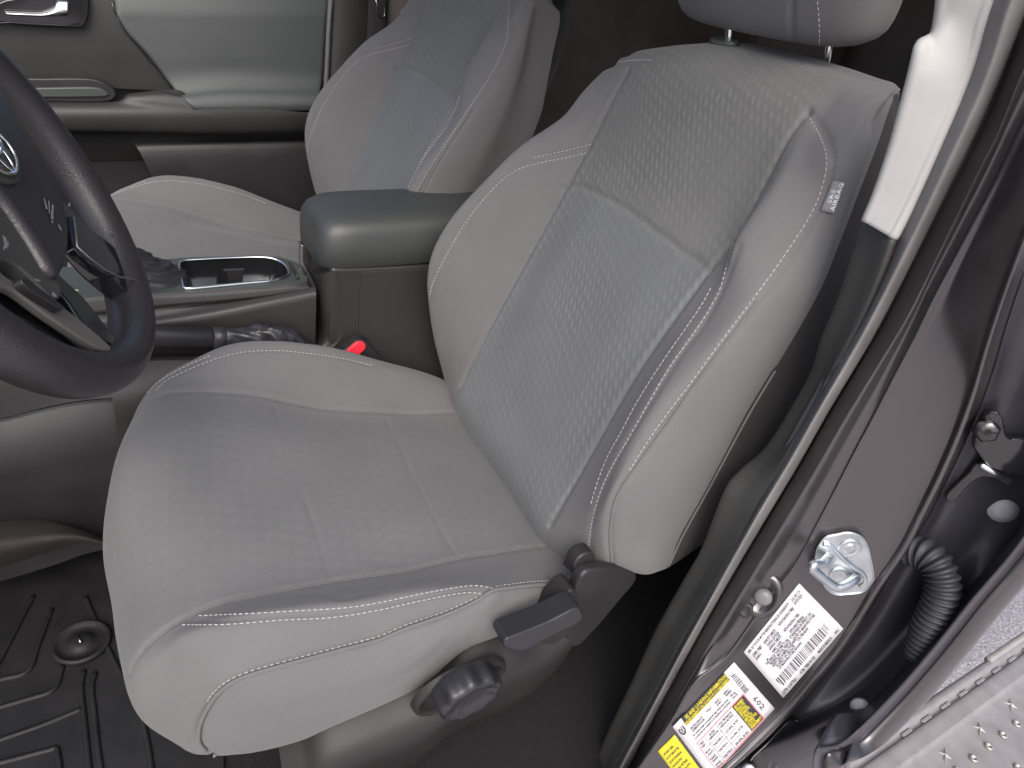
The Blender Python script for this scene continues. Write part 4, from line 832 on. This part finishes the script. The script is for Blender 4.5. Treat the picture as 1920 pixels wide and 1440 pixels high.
FC = [lerp(.06, (0, -.003, 0)), lerp(.12, (0, -.0045, 0)), lerp(.35, (.001, -.005, 0)), lerp(.65, (.001, -.005, 0)), lerp(.86, (0, -.0035, 0)), lerp(.905, (-.001, .001, 0)), lerp(.95, (-.003, .006, 0)), lerp(.985, (-.003, .004, 0)), lerp(1.0, (0, -.002, 0)), lerp(1.0, (.007, -.014, 0)), lerp(1.0, (.022, -.03, 0)), lerp(1.0, (.024, -.075, 0))]
face = loft('pillar_face', FC, M['paint'], bp, nv=110, nu=[4, 8, 8, 8, 5, 5, 5, 5, 4, 4, 4])
fv = A([tuple(v.co) for v in face.data.vertices]); fp_ = [tuple(p.vertices) for p in face.data.polygons]; bvf = bvh_of(fv, fp_)
flo = C.objects['pillar_flange']; flv = A([tuple(v.co) for v in flo.data.vertices]); bvfl = bvh_of(np.vstack([flv, fv]), [tuple(p.vertices) for p in flo.data.polygons]+[tuple(i+len(flv) for i in f) for f in fp_])
# door switch plug on the flange
h0, n0 = hitn(bvfl, (1431, 1117)); h1, n1_ = hitn(bvfl, (1399, 1143))
def frame(n, hint):
    a = A(hint)-n*(A(hint)@n); a /= np.linalg.norm(a); return a, np.cross(n, a)
def disc(name, c, n, prof, m, parent, hint=(0, 0, 1), asp=1.0, seg=40):
    a, b = frame(n, hint); rings = [[c+n*d+a*r*asp*math.cos(t)+b*r*math.sin(t) for t in np.linspace(0, 2*math.pi, seg, endpoint=False)] for r, d in prof]
    return stack(name, A(rings), m, parent)
if h0 is not None:
    nn = A([-.55, .80, .25]); nn /= np.linalg.norm(nn)
    disc('switch_bezel', h0, nn, [(.021, -.004), (.020, .001), (.017, .003), (.0145, .0025), (.013, .0)], M['paint'], bp, asp=1.5)
    disc('door_switch', h0+nn*.001, nn, [(.0108, -.002), (.0104, .004), (.008, .007), (.003, .008)], M['rubber'], bp)
    disc('switch_screw', h1, nn, [(.008, -.002), (.0075, .0035), (.0055, .0045), (.004, .003), (.0015, .003)], M['plas'], bp, asp=1.3)

# striker
hs, ns = hitn(bvf, (1580, 1055))
st = thing('door_striker', 'bright zinc door striker loop bolted to the dark pillar', 'door striker', tuple(hs))
pl = smoothpoly([(1531, 1027), (1545, 1006), (1568, 1000), (1592, 996), (1616, 1004), (1628, 1022), (1635, 1050), (1640, 1082), (1634, 1096), (1618, 1112), (1590, 1116), (1568, 1117), (1550, 1108), (1540, 1090), (1522, 1065), (1527, 1045)], 60)
def onf(p, lift=0, b=bvf):
    h, n = hitn(b, p); return h+n*lift
def pln(p, d=0):   # plane tangent to the pillar at the striker
    r = ray(*p); c = hs+ns*d; return CAM+r*(((c-CAM)@ns)/(r@ns))
cc_ = A([1584, 1058])
rings = [A([pln(q, -.001) for q in pl]), A([pln(q, .004) for q in pl]), A([pln(cc_+(q-cc_)*.965, .0055) for q in pl]), A([pln(cc_+(q-cc_)*.9, .0058) for q in pl]), A([pln(cc_+(q-cc_)*.2, .0058) for q in pl])]
stack('base_plate', rings, M['zinc'], st)
tube('edge_bead', [pln(cc_+(q-cc_)*.965, .0058) for q in pl], .0009, M['zinc'], st, 8, True)
lp = [pln((1553, 1044), .002), pln((1552, 1046), .012), pln((1540, 1056), .020), pln((1526, 1058), .025), pln((1524, 1066), .027), pln((1545, 1085), .027), pln((1563, 1098), .026), pln((1575, 1100), .025), pln((1590, 1094), .02), pln((1604, 1084), .011), pln((1607, 1082), .002)]
tube('loop', cr(A(lp), 70), .0054, M['zinc'], st, 18)
tube('rib', cr(A([pln(q, .007) for q in ((1543, 1020), (1554, 1021), (1564, 1030), (1586, 1052), (1606, 1068), (1618, 1076), (1622, 1090), (1612, 1100))]), 50), .0028, M['zinc'], st, 12)
disc('bolt', pln((1592, 1027), .005), ns, [(.0135, 0), (.013, .002), (.0115, .0028), (.0095, .0016), (.0075, .0014), (.006, .003), (.003, .003)], M['zinc'], st)
disc('bolt', pln((1571, 1076), .005), ns, [(.0115, 0), (.011, .002), (.0095, .0028), (.006, .001), (.003, .001)], M['zinc'], st)
disc('loop_washer', pln((1552, 1046), .0045), ns, [(.008, 0), (.0078, .003), (.006, .004)], M['zinc'], st); disc('loop_washer', pln((1606, 1083), .0045), ns, [(.008, 0), (.0078, .003), (.006, .004)], M['zinc'], st)

# labels on the pillar
def barcode(pr, x0, y0, x1, y1, n, seed, alongt=False):
    r = np.random.default_rng(seed); x = x0
    L = (y1-y0) if alongt else (x1-x0); u = L/n
    p = y0 if alongt else x0; end = y1 if alongt else x1
    while p < end-u*2:
        wd = u*r.choice([.8, .8, 1.5, 2.2]); 
        if alongt: pr.rect(x0, p, x1, p+wd)
        else: pr.rect(p, y0, p+wd, y1)
        p += wd+u*r.choice([.8, 1, 1.8])
cl = thing('certification_label', 'white certification label with long barcode, upper one below the striker', 'label', tuple(onf((1487, 1200))))
fcl = quad_map(bvf, [(1394, 1222), (1498, 1093), (1581, 1178), (1468, 1308)], .0006)
sh_ = sheet('label_sheet', fcl, M['paper'], cl, 10, 8)
pr = Print(fcl)
pr.text('MFD. BY TOYOTA MOTOR MANUFACTURING DE GUANAJUATO', .04, .085, .76, .05); pr.text('S.A. DE C.V.', .80, .10, .95, .055); pr.text('DATE: 02/20', .80, .165, .93, .05)
pr.text('GVWR / PNBV', .05, .19, .20, .06); pr.text('2540KG', .05, .255, .14, .05); pr.text('GAWR FRT COMPLETE', .24, .19, .44, .05); pr.text('WITH P245/75R16 TIRES', .50, .19, .76, .048)
pr.text('1350KG (2975LB)', .25, .255, .45, .05); pr.text('GAWR RR COMPLETE', .24, .32, .44, .05); pr.text('WITH P245/75R16 TIRES', .50, .32, .76, .048); pr.text('RIMS 16X7J', .25, .385, .4, .045)
for i, (a, b) in enumerate(((.10, .48), (.12, .46), (.1, .5), (.12, .42), (.10, .48))): pr.text(['THIS VEHICLE CONFORMS TO ALL', 'FEDERAL MOTOR VEHICLE', 'SAFETY AND BUMPER STANDARDS', 'IN EFFECT ON THE DATE', 'OF MANUFACTURE SHOWN'][i], a+.02*i, .44+.052*i, b+.02*i, .045)
for i, (a, b) in enumerate(((.54, .78), (.50, .86), (.52, .88), (.54, .72))): pr.text(['APPLICABLE FEDERAL', 'STANDARDS IN EFFECT ON', 'DATE OF MANUFACTURE', 'C/TR: 3TMA ABOVE'][i], a, .40+.06*i, b, .048)
pr.text('M', .14, .40, .16, .04)
barcode(pr, .04, .70, .90, .87, 105, 4)
pr.text('C/TR: 218/TR21', .03, .965, .25, .05); pr.text('A/TM: TRIM HOUSE', .32, .965, .56, .05); pr.text('MADE IN MEXICO', .62, .965, .84, .05); pr.text('HAC', .90, .965, .96, .05)
pr.build('printed_text', M['greyink'], cl)
tlb = thing('tire_loading_label', 'white tire pressure label with black and yellow headings below the certification label', 'label', tuple(onf((1380, 1340))))
ftl = quad_map(bvf, [(1261, 1362), (1376, 1241), (1452, 1328), (1332, 1458)], .0006)
sheet('label_sheet', ftl, M['paper'], tlb, 10, 10)
pr = Print(ftl); pr.rect(.135, -.004, .835, .145, .0003, 8); pr.build('heading_band', M['ink'], tlb)
pr = Print(ftl); pr.text('TIRE AND LOADING INFORMATION', .145, .066, .83, .062, extra=.0013, bold=.025); pr.text('RENSEIGNEMENTS SUR LES PNEUS ET LE CHARGEMENT', .145, .138, .83, .058, extra=.0013, bold=.025); pr.build('heading_text', M['yell'], tlb)
pr = Print(ftl); [pr.rect(.66, .47+.05*k_, .84, .5205+.05*k_, .0005, 4) for k_ in range(10)]; pr.build('notice_panel', M['ink'], tlb)
pr = Print(ftl)
for i, (t_) in enumerate(("SEE OWNER'S", 'MANUAL FOR', 'ADDITIONAL', 'INFORMATION', 'VOIR LE', 'MANUEL DE', "L'USAGER POUR", 'PLUS DE', 'RENSEIGNEMENTS')): pr.text(t_, .675, .525+.052*i, .70+.0095*len(t_), .046, extra=.0013, bold=.04)
pr.build('notice_text', M['yell'], tlb)
pr = Print(ftl)
for (a, b, c, d) in ((.10, .455, .85, .468), (.10, .455, .107, 1), (.842, .455, .85, .985), (.10, .985, .85, .995)): pr.rect(a, b, c, d, .0003, 6)
pr.build('red_frame', M['redink'], tlb)
pr = Print(ftl)
barcode(pr, .86, .10, .93, .50, 40, 9, True)
pr.text('602', .62, .885, .86, .06, rot=1, bold=.01)
for y in (.62, .745, .87): pr.rect(.11, y, .655, y+.004)
for x in (.22, .40): pr.rect(x, .47, x+.004, .985)
pr.rect(.14, .20, .84, .205); pr.rect(.14, .30, .84, .305)
pr.text('SEATING CAPACITY', .15, .245, .34, .035); pr.text('NOMBRE DE PLACES', .15, .29, .34, .035); pr.text('TOTAL 5', .40, .245, .48, .035); pr.text('FRONT 2', .54, .245, .62, .035); pr.text('REAR 3', .68, .245, .76, .035); pr.text('AVANT', .54, .29, .61, .035); pr.text('ARRIERE', .68, .29, .77, .035)
pr.text('The combined weight of occupants and cargo should never exceed', .12, .35, .68, .035); pr.text('Le poids total des occupants et du chargement ne doit jamais', .12, .40, .68, .035); pr.text('475 kg', .72, .35, .79, .035); pr.text('1050 lb', .72, .40, .80, .035)
pr.text('COLD TIRE PRESSURE', .42, .53, .62, .035); pr.text('PRESSION DES PNEUS', .42, .58, .62, .035); pr.text('SIZE', .27, .53, .35, .035); pr.text('DIMENSIONS', .24, .58, .38, .035)
for i, a in enumerate(('P245/75R16', 'P245/75R16', 'T245/75R16')): pr.text(a, .24, .70+.125*i, .38, .04); pr.text('210 KPA, 30 PSI' if i < 2 else '240 KPA, 35 PSI', .43, .70+.125*i, .62, .04); pr.text(('FRONT', 'REAR', 'SPARE')[i], .12, .69+.125*i, .20, .035); pr.text(('AVANT', 'ARRIERE', 'SECOURS')[i], .12, .735+.125*i, .205, .032)
pr.text('TIRE', .12, .53, .18, .035); pr.text('PNEU', .12, .58, .18, .035)
tw = [(.065+.045*math.cos(t)*.9, .14+.085*math.sin(t)) for t in np.linspace(0, 6.283, 32, endpoint=False)]; ti = [(.065+.028*math.cos(t)*.9, .14+.053*math.sin(t)) for t in np.linspace(0, 6.283, 32, endpoint=False)]
pr.add(tw+ti, [(j, (j+1) % 32, 32+(j+1) % 32, 32+j) for j in range(32)], .0003)
for k in range(5):
    t = k*1.2566; d = .006; ca_, sa_ = math.cos(t), math.sin(t); pr.add([(.065+.026*ca_*.9-d*sa_, .14+.05*sa_+d*ca_), (.065+.026*ca_*.9+d*sa_, .14+.05*sa_-d*ca_), (.065+d*sa_*.5, .14-d*ca_*.5), (.065-d*sa_*.5, .14+d*ca_*.5)], [(0, 1, 2, 3)], .0003)
pr.build('printed_text', M['greyink'], tlb)
ylb = thing('yellow_label', 'yellow notice label at the bottom of the pillar, lowest of the three labels', 'label', tuple(onf((1280, 1410))))
fyl = quad_map(bvf, [(1233, 1408), (1265, 1377), (1326, 1460), (1296, 1492)], .0006)
sheet('label_sheet', fyl, M['yell'], ylb, 6, 8); pr = Print(fyl)
for i in range(9): pr.text(['AIR BAG LABEL', 'DO NOT REMOVE THIS', 'SEE THE OWNER MANUAL', 'FOR MORE DETAILS', 'NE PAS RETIRER', 'CETTE ETIQUETTE', 'VOIR LE MANUEL', 'POUR PLUS DE', 'DETAILS'][i], .12, .14+.09*i, .12+(.7 if i % 3 else .55), .045)
pr.build('printed_text', M['ink'], ylb)

# ================================================================ REAR DOOR EDGE seen in the gap
rd = thing('rear_door', 'leading edge of the dark rear door behind the pillar with hinge, bolts and hem', 'car door', (-.53, -.55, -.3))
hmI = [(2160, 640), (2060, 830), (1985, 950), (1920, 1045), (1842, 1137), (1790, 1203), (1736, 1268), (1685, 1325), (1630, 1381), (1612, 1395), (1594, 1406), (1559, 1413), (1548, 1427), (1546, 1470)]
hmO = [(2200, 660), (2095, 850), (2012, 970), (1945, 1066), (1866, 1160), (1812, 1226), (1757, 1292), (1705, 1348), (1660, 1392), (1638, 1408), (1610, 1424), (1588, 1432), (1572, 1442), (1565, 1490)]
HI = xcurve(hmI, [-.528]); HO = xcurve(hmO, [-.54])
rim_i = [p+A([.004, -.004, 0]) for p in HI]
HF = [a*.55+b*.45+A([-.001, .005, 0]) for a, b in zip(cr(HI, 50), cr(HO, 50))]
loft('door_hem', [[p+A([.008, -.03, 0]) for p in HI], rim_i, HI, HF, HO, [p+A([.002, -.012, 0]) for p in HO], [p+A([.016, -.04, 0]) for p in HO]], M['paint'], rd, nv=90, nu=5)
inner1 = xcurve([(a-22, b-16) for a, b in hmI], [-.52])
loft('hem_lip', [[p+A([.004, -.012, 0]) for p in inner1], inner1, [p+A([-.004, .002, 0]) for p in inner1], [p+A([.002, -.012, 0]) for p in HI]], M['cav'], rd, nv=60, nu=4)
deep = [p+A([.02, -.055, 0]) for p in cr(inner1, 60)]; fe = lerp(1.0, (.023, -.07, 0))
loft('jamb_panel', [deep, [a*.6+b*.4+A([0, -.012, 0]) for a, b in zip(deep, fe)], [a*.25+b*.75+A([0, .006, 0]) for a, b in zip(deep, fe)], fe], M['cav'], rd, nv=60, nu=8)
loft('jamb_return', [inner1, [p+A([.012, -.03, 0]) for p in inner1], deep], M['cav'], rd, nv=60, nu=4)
jb = C.objects['jamb_panel']; jv = A([tuple(v.co) for v in jb.data.vertices]); bvj = bvh_of(jv, [tuple(p.vertices) for p in jb.data.polygons])
nj = A([-.62, .76, .2]); nj /= np.linalg.norm(nj)
def jh(p):
    h, n = hitn(bvj, p); return h if h is not None else uy(p, -.52)
for (px, py, r) in ((1880, 955, .0125), (1612, 1325, .009), (1576, 1386, .011)):
    disc('grommet', jh((px, py)), nj, [(r*1.35, -.002), (r*1.25, .002), (r, .003), (r*.95, .0045), (r*.5, .006), (r*.1, .006)], M['grom'], rd)
# hinge
def jblob(name, pts, th, m, bev=.004):
    P = smoothpoly([jh(p)+nj*.004 for p in pts], 40); return prism(name, P, nj*th, m, rd, bev, 4)
jblob('hinge_leaf', [(1838, 770), (1856, 762), (1872, 775), (1884, 812), (1915, 812), (1960, 840), (1960, 900), (1900, 885), (1850, 870), (1832, 850), (1818, 830), (1826, 795)], .012, M['gloss'])
jblob('hinge_arm', [(1768, 925), (1790, 900), (1812, 880), (1832, 862), (1880, 886), (1872, 892), (1835, 888), (1810, 905), (1785, 935)], .008, M['gloss'], .003)
disc('hinge_bolt', jh((1840, 797))+nj*.016, nj, [(.013, 0), (.013, .006), (.010, .009), (.003, .009)], M['gloss'], rd, seg=6); tube('hinge_pin', [jh((1832, 862))+nj*.016, jh((1884, 894))+nj*.016], .003, M['zinc'], rd, 10)
jblob('lower_hinge', [(1480, 1340), (1500, 1345), (1540, 1420), (1500, 1440), (1430, 1440), (1400, 1420), (1440, 1380)], .01, M['gloss']); disc('hinge_bolt', jh((1405, 1428))+nj*.012, nj, [(.012, 0), (.012, .006), (.009, .009), (.003, .009)], M['zinc'], rd, seg=12)
# corrugated conduit
cg = thing('wiring_conduit', 'corrugated rubber wiring tube curving out from behind the pillar', 'cable conduit', tuple(uy((1750, 1100), -.53)))
cpz = [uy(p, -.53) for p in ((1672, 1010), (1705, 1030), (1740, 1043), (1762, 1070), (1768, 1105), (1757, 1140), (1742, 1170), (1728, 1200), (1712, 1230))]
CPp = cr(A(cpz), 240); tL = np.linspace(0, 1, 240); rad_ = (.0180+.0021*np.sign(np.sin(tL*2*math.pi*24))*np.abs(np.sin(tL*2*math.pi*24))**.6)*(1-.35*np.clip((tL-.75)*4, 0, 1))
tube('corrugated_tube', CPp, rad_, M['conduit'], cg, 28)
# outer skin of the rear door and rocker, going back out of view
loftlin('outer_skin', [[p+A([.012, -.03, 0]) for p in HO], [p+A([.3, -.7, 0]) for p in HO]], M['paint'], rd, nv=40, thick=.003)

# ================================================================ RUNNING BOARD
ZR = -.60
rbd = thing('running_board', 'grey textured running board step with raised grip studs at lower right', 'running board', tuple(uz((1800, 1400), ZR)))
def rz(px, py, z=ZR): return uz((px, py), z)
P1, P2 = rz(1240+0, 1655, ZR+.02), rz(1920, 1195, ZR+.02)
dirr = (P2-P1); dirr /= np.linalg.norm(dirr); outw = np.cross(dirr, A([0, 0, 1.])); 
if outw[0] > 0: outw = -outw
def rl(o, z, s): return rz(1780, 1296)+outw*o+dirr*s+A([0, 0, z])
def prof(pts): return [[rl(o, z, -1.0), rl(o, z, 1.6)] for o, z in pts]
lipo = (rz(1780, 1373)-rz(1780, 1296))@outw
loftlin('step_side', prof([(-.012, -.05), (-.010, .0), (-.004, .006), (.004, .007), (.012, .002), (.016, -.004), (.02, -.004), (.024, .004), (lipo*.5, .006), (lipo-.004, .005)]), M['alu'], rbd, nv=60, sub=3)
loftlin('step_tread', prof([(lipo-.004, .005), (lipo, -.004), (lipo+.004, -.006), (lipo+.13, -.006), (lipo+.15, -.01), (lipo+.155, -.05)]), M['alu'], rbd, nv=60, sub=4)
tube('edge_rod', [rl(-.006, .004, .18), rl(-.006, .004, 1.6)], .009, M['alu'], rbd, 14)
sm = mat('step_metal_edge', (.5, .48, .46), .4, metal=.5, noise=.1)
for k in range(16):
    c = rl(.018, .0, -.2+k*.075); box('lip_tab', (-.016, -.0035, -.002), (.016, .0035, .004), M['alu'], rbd, .001, 2, xf=Matrix.Translation(tuple(c)) @ Matrix.Rotation(math.atan2(dirr[1], dirr[0]), 4, 'Z'))
ks = rz(1838, 1364); s0 = (ks-rl(0, 0, 0))@dirr; o0 = (ks-rl(0, 0, 0))@outw
sp = abs((rz(1899, 1321)-rz(1838, 1364))@dirr)
starm = None
for k in range(-2, 4):
    c = rl(o0, -.0055, s0+k*sp)
    if starm is None:
        V = []; Fc = []
        for q in range(8):
            a = q*math.pi/4; r = (.021, .005)[q % 2]*(1 if q % 4 == 0 else .7); V.append((r*math.cos(a), r*math.sin(a), .0))
        V += [(0, 0, .006)]; Fc = [(q, (q+1) % 8, 8) for q in range(8)]; o = mesh('punched_star', V, Fc, M['alu2'], rbd, smooth=False); starm = o.data
    else: o = bpy.data.objects.new('punched_star', starm); link(o, rbd)
    o.location = tuple(c); o.rotation_euler = (0, 0, math.atan2(dirr[1], dirr[0])+.5)
studm = None
st2 = rz(1883, 1376); s2 = (st2-rl(0, 0, 0))@dirr; o2 = (st2-rl(0, 0, 0))@outw; sp2 = abs((rz(1911, 1357)-rz(1883, 1376))@dirr)*1.0
for row in range(2):
    for k in range(-4, 7):
        c = rl(o2+row*.055, -.006, s2+k*sp2+row*.012)
        if studm is None:
            rings = [[(r*math.cos(t), r*math.sin(t), z) for t in np.linspace(0, 6.2832, 16, endpoint=False)] for r, z in ((.0098, 0), (.0078, .0042), (.0062, .0055), (.0042, .0035), (.003, .0))]
            o = stack('grip_stud', A(rings), M['alu2'], rbd); studm = o.data
        else: o = bpy.data.objects.new('grip_stud', studm); link(o, rbd)
        o.location = tuple(c)

# ================================================================ FOOTWELL
ZF = -.392
mt = thing('floor_mat', 'black rubber floor mat with raised chevron channels in the driver footwell', 'floor mat', (.1, .5, -.4))
mp_ = [(210, 1000), (120, 1035), (0, 1080), (-300, 1190), (-300, 1600), (420, 1600), (420, 1250)]
mo = [uz(p, ZF) for p in mp_]; prism('mat_sheet', [p for p in mo], A([0, 0, -.006]), M['mat'], mt, .001)
tube('mat_rim', cr(A([uz(p, ZF+.004) for p in ((215, 1003), (120, 1038), (0, 1083), (-300, 1195))]), 60), .006, M['mat'], mt, 10)
for pts in ([(62, 1118), (40, 1160), (4, 1230), (-30, 1290)], [(97, 1142), (72, 1208), (52, 1259), (0, 1275), (-60, 1295)], [(117, 1250), (101, 1293), (50, 1312), (0, 1327), (-60, 1350)], [(153, 1330), (80, 1360), (0, 1388), (-60, 1410)], [(157, 1258), (152, 1290), (157, 1340), (163, 1400), (168, 1450)], [(178, 1262), (172, 1290), (177, 1340), (183, 1400), (190, 1450)], [(106, 1403), (50, 1418), (-20, 1436)], [(106, 1403), (112, 1440), (114, 1460)], [(262, 1330), (276, 1390), (285, 1450)], [(160, 1120), (190, 1190), (225, 1262), (262, 1330)]):
    P = cr(A([uz(p, ZF+.001) for p in pts]), 30); tube('mat_ridge', P, .0042, M['mat'], mt, 8)
cc2 = uz((153, 1206), ZF+.002); disc('mat_clip', cc2, A([0, 0, 1.]), [(.042, 0), (.041, .006), (.037, .008), (.034, .003), (.018, .002), (.016, .006), (.006, .007)], M['mat'], mt, hint=(1, 0, 0)); tube('clip_catch', [cc2+A([-.006, .0, .009]), cc2+A([.008, .004, .009])], .002, M['satin'], mt, 8)
fw = thing('footwell_trim', 'brownish molded carpet hump under the steering wheel at the left edge', 'carpet panel', (.2, .6, -.3))
loft('hump', [[p+A([.05, .03, -.02]) for p in xcurve([(-200, 1010), (0, 995), (80, 989), (140, 992), (215, 1018)], [.22])], xcurve([(-200, 1010), (0, 995), (80, 989), (140, 992), (215, 1018)], [.22]), xcurve([(-200, 1060), (0, 1035), (80, 1020), (150, 1012), (215, 1025)], [.19]), [uz(p, ZF+.002) for p in ((-200, 1160), (0, 1086), (80, 1056), (150, 1026), (220, 1004))]], mat('brown_black_carpet', (.035, .028, .026), .9, noise=.2, nscale=40, bump=.5, bscale=500), fw, nv=40, nu=6)
